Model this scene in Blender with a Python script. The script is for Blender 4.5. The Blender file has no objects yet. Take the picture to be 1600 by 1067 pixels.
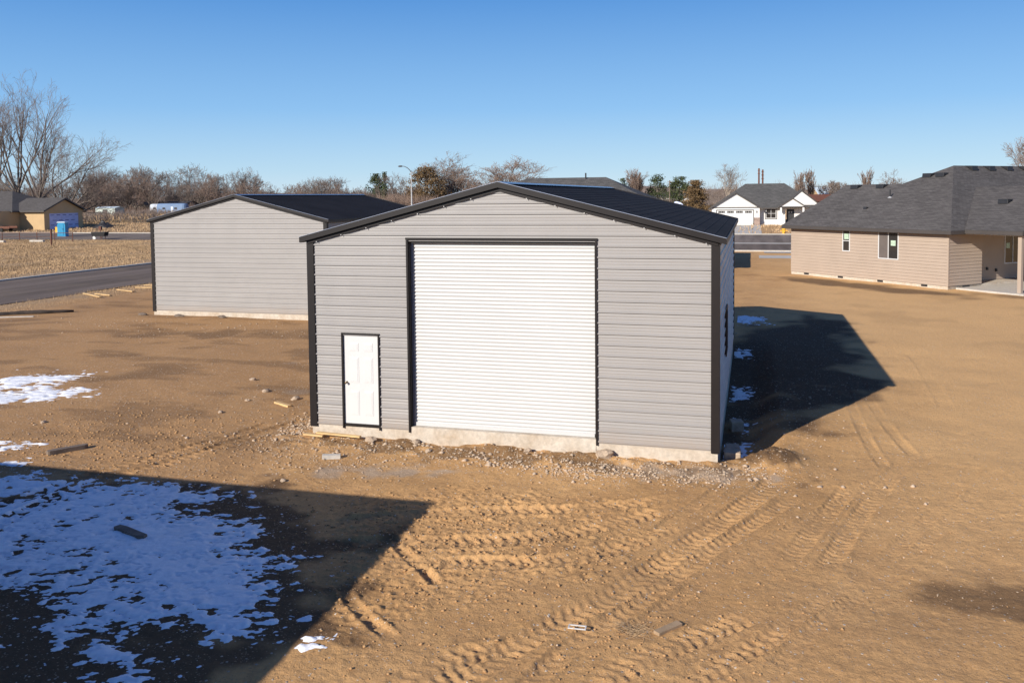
import bpy, math, random
import numpy as np
from mathutils import Vector, Matrix

S = bpy.context.scene
COL = S.collection
PI = math.pi

# ------------------------------------------------------------------ camera
CAM = np.array([9.7933, -17.6173, 5.2179])
YAW, PITCH, ROLL = 0.2737, 0.0520, -0.0102
def cam_axes():
    cy, sy = math.cos(YAW), math.sin(YAW)
    f0 = np.array([-sy, cy, 0]); r0 = np.array([cy, sy, 0]); up = np.array([0, 0, 1.])
    f = f0*math.cos(PITCH) - up*math.sin(PITCH)
    u1 = f0*math.sin(PITCH) + up*math.cos(PITCH)
    r = r0*math.cos(ROLL) + u1*math.sin(ROLL)
    u = -r0*math.sin(ROLL) + u1*math.cos(ROLL)
    return r, u, f
r_, u_, f_ = cam_axes()
cd = bpy.data.cameras.new('camera')
cam = bpy.data.objects.new('camera', cd)
COL.objects.link(cam)
M = Matrix(((r_[0], u_[0], -f_[0], CAM[0]), (r_[1], u_[1], -f_[1], CAM[1]), (r_[2], u_[2], -f_[2], CAM[2]), (0, 0, 0, 1)))
cam.matrix_world = M
cd.sensor_width = 36
cd.lens = 36*1336.48/1600
cd.shift_y = (376.66-533.5)/1600
cd.clip_end = 6000
cd.clip_start = 0.1
S.camera = cam

# ------------------------------------------------------------------ light
SUN_TRAVEL = Vector((0.97, 1.91, -1.0)).normalized()
ELEV = math.asin(-SUN_TRAVEL.z)
world = bpy.data.worlds.new('World'); S.world = world; world.use_nodes = True
nt = world.node_tree; nt.nodes.clear()
sky = nt.nodes.new('ShaderNodeTexSky'); sky.sky_type = 'NISHITA'; sky.sun_disc = False
sky.sun_elevation = ELEV
sky.sun_rotation = math.atan2(-SUN_TRAVEL.x, -SUN_TRAVEL.y)
sky.altitude = 0; sky.air_density = 1.0; sky.dust_density = 0.3; sky.ozone_density = 2.5
bg = nt.nodes.new('ShaderNodeBackground'); bg.inputs[1].default_value = 0.085
out = nt.nodes.new('ShaderNodeOutputWorld')
# clear winter air: the physical sky mixed with a blue gradient, its unseen zenith tuned for shadow fill
tc = nt.nodes.new('ShaderNodeTexCoord'); sx = nt.nodes.new('ShaderNodeSeparateXYZ'); nt.links.new(tc.outputs['Generated'], sx.inputs[0])
rp = nt.nodes.new('ShaderNodeValToRGB'); nt.links.new(sx.outputs[2], rp.inputs[0])
SKY = [(0.0, (.50, .64, .74)), (.03, (.38, .57, .73)), (.10, (.205, .42, .71)), (.22, (.075, .245, .58)), (.42, (.034, .105, .34)), (1.0, (.024, .056, .19))]
while len(rp.color_ramp.elements) < len(SKY): rp.color_ramp.elements.new(.5)
for e, (p, c) in zip(rp.color_ramp.elements, SKY): e.position = p; e.color = (*c, 1)
vm = nt.nodes.new('ShaderNodeVectorMath'); vm.operation = 'SCALE'; vm.inputs['Scale'].default_value = 1/.085
nt.links.new(rp.outputs[0], vm.inputs[0])
mx = nt.nodes.new('ShaderNodeMix'); mx.data_type = 'RGBA'; mx.inputs[0].default_value = .88
nt.links.new(sky.outputs[0], mx.inputs[6]); nt.links.new(vm.outputs[0], mx.inputs[7])
nt.links.new(mx.outputs[2], bg.inputs[0]); nt.links.new(bg.outputs[0], out.inputs[0])
sl = bpy.data.lights.new('sun', 'SUN'); sl.energy = 4.8; sl.angle = math.radians(0.5); sl.color = (1, 0.93, 0.83)
so = bpy.data.objects.new('sun', sl); COL.objects.link(so)
so.rotation_euler = SUN_TRAVEL.to_track_quat('-Z', 'Y').to_euler()
so.location = (-20, -40, 30)
S.view_settings.view_transform = 'Standard'; S.view_settings.look = 'None'
S.view_settings.exposure = 0.35; S.view_settings.gamma = 1
S.cycles.max_bounces = 6

# ------------------------------------------------------------------ numpy noise
def _hash(ix, iy, seed):
    h = (ix.astype(np.int64)*374761393 + iy.astype(np.int64)*668265263 + seed*974634777) & 0xffffffff
    h = ((h ^ (h >> 13))*1274126177) & 0xffffffff
    return h ^ (h >> 16)
def perlin(x, y, seed=0):
    ix = np.floor(x); iy = np.floor(y); fx = x-ix; fy = y-iy
    ux = fx*fx*fx*(fx*(fx*6-15)+10); uy = fy*fy*fy*(fy*(fy*6-15)+10)
    def gr(dx, dy):
        a = (_hash(ix+dx, iy+dy, seed) & 1023)*(2*PI/1024)
        return np.cos(a)*(fx-dx) + np.sin(a)*(fy-dy)
    a = gr(0, 0); b = gr(1, 0); c = gr(0, 1); d = gr(1, 1)
    return (a+(b-a)*ux + ((c+(d-c)*ux)-(a+(b-a)*ux))*uy)*1.5
def fbm(x, y, scale, oct=4, seed=0, gain=.5):
    v = 0; a = 1; s = 1/scale
    for i in range(oct):
        v = v + a*perlin(x*s+i*17.3, y*s-i*9.1, seed+i); a *= gain; s *= 2
    return v
def sstep(a, b, x):
    t = np.clip((x-a)/(b-a), 0, 1); return t*t*(3-2*t)

# ------------------------------------------------------------------ terrain
def T(x, y):
    y = np.asarray(y, float)
    return -.3 + 1.2*sstep(60, 135, y) + 1.3*sstep(140, 320, y) + 0*np.asarray(x, float)
def Tf(x, y): return float(T(x, y))

def poly_dist(px, py, pts):
    """signed distance to polygon: positive inside"""
    pts = np.array(pts, float); n = len(pts)
    d = np.full(px.shape, 1e9); ins = np.zeros(px.shape, bool)
    for i in range(n):
        a = pts[i]; b = pts[(i+1) % n]
        e = b-a; wx = px-a[0]; wy = py-a[1]
        t = np.clip((wx*e[0]+wy*e[1])/(e@e), 0, 1)
        d = np.minimum(d, np.hypot(wx-e[0]*t, wy-e[1]*t))
        c = ((a[1] > py) != (b[1] > py))
        with np.errstate(divide='ignore', invalid='ignore'):
            xi = (b[0]-a[0])*(py-a[1])/(b[1]-a[1] if b[1] != a[1] else 1e-9)+a[0]
        ins ^= c & (px < xi)
    return np.where(ins, d, -d)

def path_coords(px, py, pts):
    """(along, signed lateral) nearest to a smoothed polyline"""
    P = np.array(pts, float)
    for _ in range(3):
        if len(P) < 3: break
        Q = [P[0]]
        for i in range(len(P)-1):
            Q.append(P[i]*.75+P[i+1]*.25); Q.append(P[i]*.25+P[i+1]*.75)
        Q.append(P[-1]); P = np.array(Q)
    bd = np.full(px.shape, 1e9); al = np.zeros(px.shape); la = np.zeros(px.shape); s = 0
    L = np.sum(np.hypot(*np.diff(P, axis=0).T))
    for i in range(len(P)-1):
        a, b = P[i], P[i+1]; e = b-a; l = math.hypot(*e)
        wx = px-a[0]; wy = py-a[1]
        t = np.clip((wx*e[0]+wy*e[1])/(l*l), 0, 1)
        dx = wx-e[0]*t; dy = wy-e[1]*t; d = np.hypot(dx, dy)
        m = d < bd; bd[m] = d[m]; al[m] = (s+t*l)[m]; la[m] = ((wx*e[1]-wy*e[0])/l)[m]
        s += l
    return al, la, bd, L

# tracks: (points, half width, depth, lug height, lug spacing, kind)
TRACKS = [
 ([(10.3,-.5),(10.07,-1.27),(9.55,-2.51),(8.85,-4.23),(7.97,-6.2),(7.43,-6.91),(7.0,-7.7),(6.2,-9.5)], .22, .03, .045, .17, 'lug'),
 ([(10.6,-1.4),(9.9,-2.9),(9.2,-4.27),(8.56,-5.76),(8.08,-6.73),(7.6,-7.7),(7.2,-9.2)], .15, .03, .03, .17, 'lug'),
 ([(11.6,-.6),(10.97,-2.48),(10.5,-3.9),(10.28,-4.46)], .16, .02, .03, .15, 'lug'),
 ([(12.9,1.6),(12.53,.33),(11.51,-2.33),(11.0,-4.09),(10.8,-4.6)], .16, .02, .03, .15, 'lug'),
 ([(16.6,5.6),(15.38,2.53),(13.76,-.52),(12.8,-2.39),(12.05,-3.94),(10.65,-6.27),(10.04,-7.62),(9.5,-9)], .13, .018, .012, .12, 'lug'),
 ([(17.6,9),(16.26,5.79),(13.58,-.14),(11.96,-3.55),(11.1,-5.0),(9.9,-7.0),(9.1,-8.6)], .13, .02, .010, .12, 'lug'),
 ([(8.0,-8.7),(8.29,-8.09),(8.81,-7.37),(9.31,-6.83),(9.86,-6.2)], .2, .02, .05, .17, 'lug'),
 ([(8.6,-8.9),(9.1,-8.1),(9.7,-7.3),(10.3,-6.5)], .16, .02, .035, .17, 'lug'),
 ([(2.9,-4.9),(3.33,-4.51),(4.73,-3.86),(6.42,-3.28),(7.48,-2.86),(8.6,-2.0)], .2, .03, .05, .2, 'lug'),
 ([(3.3,-5.7),(3.75,-5.38),(5.15,-5.04),(6.6,-4.52),(7.59,-3.6),(8.4,-2.6)], .22, .03, .055, .2, 'lug'),
 ([(4.46,-5.96),(5.86,-5.59),(7.26,-5.23),(8.11,-4.27),(8.7,-3.2)], .2, .03, .05, .2, 'lug'),
 ([(4.3,-5.2),(4.5,-5.45),(5.11,-6.02),(5.6,-6.54)], .09, .05, .03, .12, 'lug'),
 ([(4.2,-6.8),(4.49,-7.2),(5.05,-7.68),(5.54,-7.97)], .1, .04, .04, .13, 'lug'),
 ([(5.6,-9.6),(6.06,-8.82),(6.41,-8.07),(6.98,-7.78)], .2, .02, .045, .18, 'lug'),
 ([(12.4,9),(12.33,6.94),(12.27,3.63),(12.29,2.06),(12.4,.5)], .12, .022, .01, .15, 'lug'),
 ([(12.95,10),(12.82,7.67),(12.87,4.99),(12.91,3.25),(13.1,1.5)], .12, .022, .01, .15, 'lug'),
 ([(11.4,3.2),(10.69,1.67),(9.29,-1.2),(8.89,-2.35),(8.3,-3.7)], .12, .025, .012, .15, 'lug'),
 ([(14.6,4),(13.18,1.37),(11.18,-1.77),(10.06,-3.78),(9.0,-5.6),(8.2,-7.4)], .12, .02, .012, .15, 'lug'),
 ([(-2.4,-8),(-2.57,-6.17),(-2.7,-4.91),(-2.63,-3.78),(-1.99,-2.79),(-1.37,-.2),(-.8,2)], .2, .03, .04, .2, 'lug'),
 ([(-3.6,-7),(-3.36,-5.42),(-3.09,-3.7),(-2.08,-.93),(-1.6,1)], .18, .03, .04, .2, 'lug'),
 ([(-16,0),(-10.32,7.53),(-8.78,9.81),(-7.02,12.34),(-5,14.5)], .2, .03, .0, .2, 'lug'),
 ([(-15,3),(-10.8,9.5),(-8.5,12.4),(-5.5,15.6)], .2, .03, .0, .2, 'lug'),
 ([(13.5,28),(14.6,20),(15.2,14),(14.6,6)], .18, .02, .008, .2, 'lug'),
 ([(12.0,34),(11.2,40),(10.6,48),(10.5,60)], .25, .04, .0, .3, 'lug'),
 ([(14.0,32),(12.6,38),(12.0,45),(12,60)], .25, .04, .0, .3, 'lug'),
]
CHURN = [(2.77,-3.87),(4.34,-2.79),(7.41,-2.39),(8.11,-4.27),(7.8,-5.54),(5.81,-6.86),(4.76,-8.19),(3.91,-6.55)]

def ground_h(x, y, sp):
    """terrain plus dirt relief; sp = local grid spacing (limits the detail)"""
    h = T(x, y)
    far = np.clip(1-np.hypot(x-5, y-10)/90, 0, 1)
    h = h + far*.05*fbm(x, y, 6, 3, 3) + far*.015*fbm(x, y, 1.4, 3, 5)
    fine = np.clip((.16-sp)/.1, 0, 1)
    reg = (x > -14) & (x < 20) & (y > -14) & (y < 14) & (fine > 0)
    xs, ys, fs = x[reg], y[reg], fine[reg]
    TRK = np.zeros_like(xs)
    det = .007*fbm(xs, ys, .45, 3, 11)
    patch = sstep(-.2, .5, fbm(xs, ys, 2.2, 2, 21))
    cl = np.abs(fbm(xs, ys, .3, 3, 31, .6))
    ch = sstep(-.5, .35, poly_dist(xs, ys, CHURN)+.35*fbm(xs, ys, .8, 2, 77))
    lft = sstep(-1, -4, xs)*.5*patch
    det += (.007*patch+.016*ch+.015*lft)*(cl-.35)*1.6
    det += .024*ch*np.abs(fbm(xs, ys, .15, 2, 91, .6))+.012*ch*fbm(xs, ys, .08, 1, 95)+.004*fbm(xs, ys, .15, 2, 93)
    for pts, hw, dep, lug, ls, kind in TRACKS:
        P = np.array(pts); lo = P.min(0)-.6; hi = P.max(0)+.6
        m = (xs > lo[0]) & (xs < hi[0]) & (ys > lo[1]) & (ys < hi[1])
        if not m.any(): continue
        al, la, bd, L = path_coords(xs[m], ys[m], pts)
        fade = sstep(0, .5, al)*sstep(0, .5, L-al)*(.45+.55*sstep(-.3, .3, fbm(xs[m], ys[m], .9, 2, 55)))
        w = 1-sstep(hw*.85, hw*1.12, bd)
        rim = np.exp(-((bd-hw*1.2)/(.045))**2)
        ph = (al+np.abs(la)*.55+.03*perlin(al*3, la*8, 5))/ls*2*PI
        c = (2.2*np.exp(-((np.abs(np.mod(ph/(2*PI), 1)-.5))/.17)**2)-1)*(.8+.6*fbm(xs[m], ys[m], .11, 2, 57))
        inner = 1-sstep(.0, .03, .03-np.abs(la))*.5
        v = -dep*w + rim*(dep*.5+.006)*(.6+1.2*np.abs(fbm(xs[m], ys[m], .09, 2, 58))) + lug*.42*c*w*inner
        v += w*.009*fbm(xs[m], ys[m], .08, 2, 66)
        det[m] = det[m]*(1-.55*w*fade) + v*fade
        tk = TRK[m]; TRK[m] = np.maximum(tk, w*fade)
    h[reg] += det*fs
    global TRACKMASK
    TRACKMASK = np.zeros_like(h); TRACKMASK[reg] = TRK*fs
    # washed strip along the shop front, spoil heap and the dip beside its right wall
    h += .07*np.exp(-((y+.1)/.75)**2)*sstep(-1.2, -.3, x)*sstep(10.2, 9.2, x)*(1+fbm(x, y*2, 1.3, 4, 8, .6)*1.3)
    h += -.30*sstep(10.6, 9.75, x)*(x > 9.0)*sstep(.1, 1.4, y)*sstep(16.5, 12.5, y)
    h += .34*np.exp(-(((x-10.2)/.55)**2+((y-.6)/.65)**2))*(1+.25*fbm(x, y, .3, 3, 4))
    # low berm by the brown house footing
    return h

def axis(parts):
    a = [parts[0][0]]
    for s, e, d in parts:
        n = max(1, int(round((e-s)/d)))
        a += list(np.linspace(s, e, n+1)[1:])
    return np.array(a)
xs = axis([(-2500,-800,340),(-800,-240,70),(-240,-120,8),(-120,-42,1.6),(-42,-16,.5),(-16,-7,.13),(-7,-3,.065),(-3,-.5,.045),(-.5,13,.030),(13,15,.045),(15,20,.13),(20,40,.5),(40,120,4),(120,600,60),(600,2500,400)])
ys = axis([(-800,-100,100),(-100,-24,8),(-24,-11,.6),(-11,-10.2,.045),(-10.2,-1,.030),(-1,0,.045),(0,4,.07),(4,14,.12),(14,50,.4),(50,140,1.5),(140,340,10),(340,800,60),(800,3500,400)])

def grid_mesh(name, X, Y, Z, mask=None, attrs=None, smooth=True):
    ny, nx = X.shape
    co = np.stack([X, Y, Z], -1).reshape(-1, 3).astype(np.float32)
    idx = np.arange(nx*ny).reshape(ny, nx)
    q = np.stack([idx[:-1, :-1], idx[:-1, 1:], idx[1:, 1:], idx[1:, :-1]], -1).reshape(-1, 4)
    if mask is not None:
        mk = mask.reshape(-1); keep = mk[q].any(1); q = q[keep]
        used = np.zeros(len(co), bool); used[q.ravel()] = True
        rem = np.cumsum(used)-1; co = co[used]; q = rem[q]
        if attrs: attrs = {k: v.reshape(-1)[used] for k, v in attrs.items()}
    me = bpy.data.meshes.new(name)
    me.vertices.add(len(co)); me.vertices.foreach_set('co', co.ravel())
    me.loops.add(len(q)*4); me.loops.foreach_set('vertex_index', q.astype(np.int32).ravel())
    me.polygons.add(len(q)); me.polygons.foreach_set('loop_start', np.arange(0, len(q)*4, 4, dtype=np.int32))
    me.polygons.foreach_set('loop_total', np.full(len(q), 4, dtype=np.int32))
    if smooth: me.polygons.foreach_set('use_smooth', np.ones(len(q), bool))
    me.update(calc_edges=True)
    if attrs:
        for k, v in attrs.items():
            a = me.attributes.new(k, 'FLOAT', 'POINT'); a.data.foreach_set('value', v.reshape(-1).astype(np.float32))
    return me

# ------------------------------------------------------------------ materials
class NT:
    def __init__(s, name):
        s.m = bpy.data.materials.new(name); s.m.use_nodes = True; s.t = s.m.node_tree
        s.b = s.t.nodes['Principled BSDF']
    def n(s, typ, **kw):
        nd = s.t.nodes.new(typ)
        for k, v in kw.items():
            if k.startswith('i_'):
                key = k[2:]; key = int(key) if key.isdigit() else key.replace('_', ' ')
                nd.inputs[key].default_value = v
            else: setattr(nd, k, v)
        return nd
    def l(s, a, b): s.t.links.new(a, b)
    def coord(s, kind='Object'): return s.n('ShaderNodeTexCoord').outputs[kind]
    def noise(s, scale, detail=4, rough=.55, vec=None, dist=0):
        nd = s.n('ShaderNodeTexNoise'); nd.inputs['Scale'].default_value = scale
        nd.inputs['Detail'].default_value = detail; nd.inputs['Roughness'].default_value = rough
        nd.inputs['Distortion'].default_value = dist
        if vec is not None: s.l(vec, nd.inputs['Vector'])
        return nd.outputs['Fac']
    def ramp(s, fac, stops):
        nd = s.n('ShaderNodeValToRGB'); e = nd.color_ramp.elements
        while len(e) < len(stops): e.new(.5)
        for i, (p, c) in enumerate(stops):
            e[i].position = p; e[i].color = (c, c, c, 1) if isinstance(c, (int, float)) else (*c, 1)
        s.l(fac, nd.inputs[0]); return nd.outputs[0]
    def mix(s, fac, a, b, mode='MIX'):
        nd = s.n('ShaderNodeMix', data_type='RGBA', blend_type=mode)
        for sock, v in ((nd.inputs[0], fac), (nd.inputs[6], a), (nd.inputs[7], b)):
            if hasattr(v, 'is_output'): s.l(v, sock)
            elif isinstance(v, (int, float)): sock.default_value = v
            else: sock.default_value = (*v, 1)
        return nd.outputs[2]
    def math(s, op, a, b=0.0):
        nd = s.n('ShaderNodeMath', operation=op)
        for sock, v in ((nd.inputs[0], a), (nd.inputs[1], b)):
            if hasattr(v, 'is_output'): s.l(v, sock)
            else: sock.default_value = v
        return nd.outputs[0]
    def attr(s, name): return s.n('ShaderNodeAttribute', attribute_name=name).outputs['Fac']
    def bump(s, hgt, dist, strength=1, prev=None):
        nd = s.n('ShaderNodeBump'); nd.inputs['Distance'].default_value = dist; nd.inputs['Strength'].default_value = strength
        s.l(hgt, nd.inputs['Height'])
        if prev is not None: s.l(prev, nd.inputs['Normal'])
        return nd.outputs[0]
    def fin(s, col=None, rough=None, nrm=None, metal=None, spec=None):
        b = s.b
        for key, v in (('Base Color', col), ('Roughness', rough), ('Metallic', metal), ('Specular IOR Level', spec)):
            if v is None: continue
            if hasattr(v, 'is_output'): s.l(v, b.inputs[key])
            elif isinstance(v, (int, float)): b.inputs[key].default_value = v
            else: b.inputs[key].default_value = (*v, 1)
        if nrm is not None: s.l(nrm, b.inputs['Normal'])
        return s.m

def simple(name, col, rough=.6, metal=0, var=.12, scale=3, bump=0, bscale=40, spec=.5):
    n = NT(name); c = n.coord()
    f = n.noise(scale, 5, .6, c)
    k = n.ramp(f, [(.3, 1-var), (.7, 1+var)])
    col2 = n.mix(1.0, col, k, 'MULTIPLY')
    nr = n.bump(n.noise(bscale, 4, .6, c), bump) if bump else None
    return n.fin(col2, rough, nr, metal, spec)

def mat_dirt():
    n = NT('dirt'); c = n.coord()
    big = n.noise(.22, 4, .6, c); mid = n.noise(1.3, 5, .65, c, .6); fin_ = n.noise(14, 6, .7, c)
    base = n.mix(n.ramp(big, [(.35, 0.), (.65, 1.)]), (.51, .288, .118), (.65, .385, .168))
    base = n.mix(n.ramp(n.noise(3.2, 6, .7, c, .8), [(.52, 0.), (.70, .45)]), base, (.33, .175, .075))
    base = n.mix(n.ramp(mid, [(.38, 0.), (.68, .5)]), base, (.44, .25, .115))
    base = n.mix(1.0, base, n.ramp(fin_, [(.3, .82), (.7, 1.12)]), 'MULTIPLY')
    base = n.mix(n.math('MULTIPLY', n.attr('packed'), .35), base, n.mix(fin_, (.48, .28, .13), (.62, .39, .19)))
    base = n.mix(n.attr('dry'), base, n.mix(fin_, (.62, .37, .155), (.80, .50, .235)))
    # greyer trampled soil on the left, packed grey gravel, brown soil darkened for damp and painted shade, straw coloured verge
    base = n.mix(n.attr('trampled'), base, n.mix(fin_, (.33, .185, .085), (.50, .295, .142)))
    base = n.mix(n.attr('gravel'), base, n.mix(n.noise(30, 3, .6, c), (.34, .26, .19), (.56, .45, .35)))
    base = n.mix(n.attr('damp_shade'), base, n.mix(fin_, (.085, .052, .030), (.17, .100, .052)))
    base = n.mix(n.attr('straw'), base, n.mix(n.noise(.9, 6, .7, c), (.33, .22, .125), (.48, .33, .185)))
    # little stones
    v = n.n('ShaderNodeTexVoronoi', feature='F1'); v.inputs['Scale'].default_value = 22; n.l(c, v.inputs['Vector'])
    sep = n.n('ShaderNodeSeparateColor'); n.l(v.outputs['Color'], sep.inputs[0])
    pick = n.math('GREATER_THAN', sep.outputs[0], n.math('SUBTRACT', .975, n.math('MULTIPLY', n.attr('stones'), .45)))
    near = n.math('LESS_THAN', v.outputs['Distance'], n.math('ADD', .15, n.math('MULTIPLY', sep.outputs[1], .3)))
    st = n.math('MULTIPLY', pick, near)
    base = n.mix(st, base, n.mix(sep.outputs[2], (.35, .27, .2), (.72, .62, .5)))
    v2 = n.n('ShaderNodeTexVoronoi', feature='F1'); v2.inputs['Scale'].default_value = 60; n.l(c, v2.inputs['Vector'])
    sep2 = n.n('ShaderNodeSeparateColor'); n.l(v2.outputs['Color'], sep2.inputs[0])
    base = n.mix(n.math('MULTIPLY', n.math('GREATER_THAN', sep2.outputs[0], .95), .6), base, n.mix(sep2.outputs[1], (.17, .10, .055), (.6, .42, .26)))
    b = n.bump(n.noise(5, 6, .7, c), .035, .5)
    b = n.bump(fin_, .024, .9, b)
    b = n.bump(n.noise(55, 4, .7, c), .007, .9, b)
    b = n.bump(n.math('MULTIPLY', st, n.math('SUBTRACT', 1.0, v.outputs['Distance'])), .025, 1, b)
    return n.fin(base, .95, b, spec=.15)

def mat_snow():
    n = NT('snow'); c = n.coord()
    f = n.noise(9, 5, .6, c); g = n.noise(2.1, 5, .7, c)
    col = n.mix(n.ramp(g, [(.52, 0.), (.78, .3)]), (.92, .93, .95), (.62, .56, .5))
    b = n.bump(f, .02, .6); b = n.bump(n.noise(60, 3, .6, c), .004, .6, b)
    return n.fin(col, .6, b, spec=.3)

def mat_asphalt(name='asphalt', col=(.135, .108, .092)):
    n = NT(name); c = n.coord()
    mp = n.n('ShaderNodeMapping'); mp.inputs['Scale'].default_value = (1, .08, 1); n.l(c, mp.inputs[0])
    st = n.noise(.7, 4, .6, mp.outputs[0])
    k = n.mix(n.ramp(st, [(.35, 0.), (.7, 1.)]), tuple(x*.8 for x in col), tuple(x*1.5 for x in col))
    k = n.mix(n.ramp(n.noise(.35, 5, .7, c), [(.5, 0.), (.72, .45)]), k, (.22, .17, .12))
    k = n.mix(1.0, k, n.ramp(n.noise(30, 3, .7, c), [(.3, .8), (.7, 1.2)]), 'MULTIPLY')
    return n.fin(k, .95, n.bump(n.noise(40, 3, .7, c), .006), spec=.08)

def mat_concrete(name='concrete', col=(.56, .50, .42), dirt=.6):
    n = NT(name); c = n.coord()
    k = n.mix(n.ramp(n.noise(1.6, 6, .65, c, .4), [(.4, 0.), (.75, dirt)]), col, (.36, .25, .15))
    k = n.mix(1.0, k, n.ramp(n.noise(9, 6, .7, c), [(.3, .8), (.7, 1.15)]), 'MULTIPLY')
    return n.fin(k, .9, n.bump(n.noise(25, 4, .65, c), .006), spec=.25)

def mat_shingle(name, a, b):
    n = NT(name); uv = n.coord('UV')
    br = n.n('ShaderNodeTexBrick'); n.l(uv, br.inputs['Vector'])
    br.inputs['Scale'].default_value = 1; br.inputs['Brick Width'].default_value = .32; br.inputs['Row Height'].default_value = .145
    br.inputs['Mortar Size'].default_value = .006; br.inputs['Mortar Smooth'].default_value = .3
    br.inputs['Color1'].default_value = (*a, 1); br.inputs['Color2'].default_value = (*b, 1)
    br.inputs['Mortar'].default_value = tuple(x*.55 for x in a)+(1,)
    mp = n.n('ShaderNodeMapping'); mp.inputs['Scale'].default_value = (.8, 3.2, 1); n.l(uv, mp.inputs[0])
    k = n.mix(1.0, br.outputs['Color'], n.ramp(n.noise(1.1, 5, .7, mp.outputs[0]), [(.3, .78), (.7, 1.2)]), 'MULTIPLY')
    k = n.mix(1.0, k, n.ramp(n.noise(.25, 3, .6, uv), [(.3, .92), (.7, 1.08)]), 'MULTIPLY')
    bb = n.bump(br.outputs['Fac'], -.012, .8); bb = n.bump(n.noise(45, 3, .7, uv), .005, .8, bb)
    return n.fin(k, .95, bb, spec=.2)

MAT = {}
MAT['dirt'] = mat_dirt(); MAT['snow'] = mat_snow(); MAT['asphalt'] = mat_asphalt()
MAT['asphalt2'] = mat_asphalt('street_asphalt', (.17, .14, .12))
MAT['concrete'] = mat_concrete(); MAT['pale_concrete'] = mat_concrete('pale_concrete', (.52, .49, .44), .3)
MAT['panel'] = simple('grey_metal_panel', (.318, .308, .302), .38, 0, .05, .7)
def mat_panel():
    n = NT('grey_metal_panel'); c = n.coord()
    k = n.mix(1.0, (.312, .297, .286), n.ramp(n.noise(.7, 5, .6, c), [(.3, .97), (.7, 1.03)]), 'MULTIPLY')
    mp = n.n('ShaderNodeMapping'); mp.inputs['Scale'].default_value = (.15, .15, 2.2); n.l(c, mp.inputs[0])
    k = n.mix(1.0, k, n.ramp(n.noise(1.0, 3, .6, mp.outputs[0]), [(.3, .98), (.7, 1.03)]), 'MULTIPLY')
    sx_ = n.n('ShaderNodeSeparateXYZ'); n.l(c, sx_.inputs[0])
    low = n.ramp(n.math('ADD', sx_.outputs[2], n.math('MULTIPLY', n.noise(2.5, 5, .7, c), .5)), [(.25, .55), (.62, 0.)])
    k = n.mix(n.math('MULTIPLY', low, n.noise(18, 4, .7, c)), k, (.36, .24, .14))
    w = n.bump(n.noise(.55, 2, .5, c), .006, .3)
    return n.fin(k, n.ramp(n.noise(1.5, 4, .6, c), [(.3, .32), (.7, .46)]), w)
MAT['panel'] = mat_panel()
MAT['trim'] = simple('brown_metal_trim', (.013, .010, .010), .42, 0, .15, 2, spec=.35)
MAT['roofmetal'] = simple('dark_metal_roof', (.028, .026, .027), .8, 0, .2, .5, spec=.05)
MAT['ridge'] = simple('ridge_metal', (.22, .24, .30), .25, .5, .1, 1)
MAT['edge'] = simple('drip_edge_metal', (.38, .42, .52), .3, .3, .1, 2)
MAT['white'] = simple('white_paint', (.60, .60, .595), .4, 0, .02, 2)
MAT['whitedoor'] = simple('white_roll_curtain', (.53, .53, .525), .45, 0, .03, .6)
MAT['knob'] = simple('door_knob_metal', (.28, .22, .15), .3, 1, .1, 5)
MAT['black'] = simple('black_plastic', (.02, .02, .022), .5, 0, .2, 5)
MAT['glass'] = simple('window_glass', (.035, .032, .03), .06, 0, .2, .6, spec=.8)
MAT['screen'] = simple('window_screen', (.12, .10, .09), .7, 0, .1, 3)
MAT['siding'] = simple('beige_siding', (.385, .305, .240), .75, 0, .05, .8, .002, 30)
MAT['siding_white'] = simple('white_siding', (.66, .65, .63), .7, 0, .03, .8)
MAT['siding_tan'] = simple('tan_siding', (.50, .345, .18), .75, 0, .06, .8)
MAT['siding_shed'] = simple('pale_green_sheet', (.45, .5, .46), .6, 0, .2, .8)
MAT['fascia'] = simple('dark_fascia', (.06, .052, .048), .6, 0, .1, 1)
MAT['shingle'] = mat_shingle('charcoal_shingles', (.088, .080, .076), (.125, .115, .108))
MAT['shingle2'] = mat_shingle('grey_shingles', (.085, .083, .08), (.125, .12, .115))
MAT['wrap'] = simple('blue_house_wrap', (.48, .52, .78), .5, 0, .12, 1.2)
MAT['wrapink'] = simple('dark_blue_print', (.05, .06, .22), .6)
MAT['stone'] = simple('stone_veneer', (.30, .22, .18), .9, 0, .35, 4, .02, 9)
MAT['yellow'] = simple('yellow_paint', (.75, .40, .03), .5, 0, .1, 5)
MAT['bluep'] = simple('blue_plastic', (.03, .30, .52), .45, 0, .06, 2)
MAT['bluelight'] = simple('pale_roof_plastic', (.62, .72, .78), .5)
MAT['rust'] = simple('rusty_steel', (.13, .05, .03), .8, 0, .3, 4)
MAT['galv'] = simple('galvanised_steel', (.55, .54, .52), .45, .4, .08, 3)
MAT['sticker'] = simple('green_sticker', (.42, .55, .42), .6, 0, .3, 14)
MAT['bark'] = simple('grey_bark', (.15, .12, .10), .95, 0, .3, 1.2)
MAT['barkpale'] = simple('pale_bark', (.34, .28, .22), .95, 0, .25, 1.2)
MAT['twig'] = simple('brown_twigs', (.235, .185, .155), .95, 0, .2, .3)
MAT['twigred'] = simple('reddish_twigs', (.26, .185, .145), .95, 0, .25, .3)
MAT['needle'] = simple('evergreen_foliage', (.055, .07, .025), .9, 0, .4, .8)
MAT['needlebrown'] = simple('bronze_foliage', (.15, .095, .042), .9, 0, .4, .8)
MAT['grass'] = simple('dry_grass', (.47, .325, .185), .95, 0, .3, .25)
MAT['rock'] = simple('pale_rock', (.46, .35, .25), .9, 0, .25, 6, .01, 25)
MAT['wood'] = simple('new_lumber', (.62, .42, .20), .8, 0, .15, 4, .002, 60)
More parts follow.
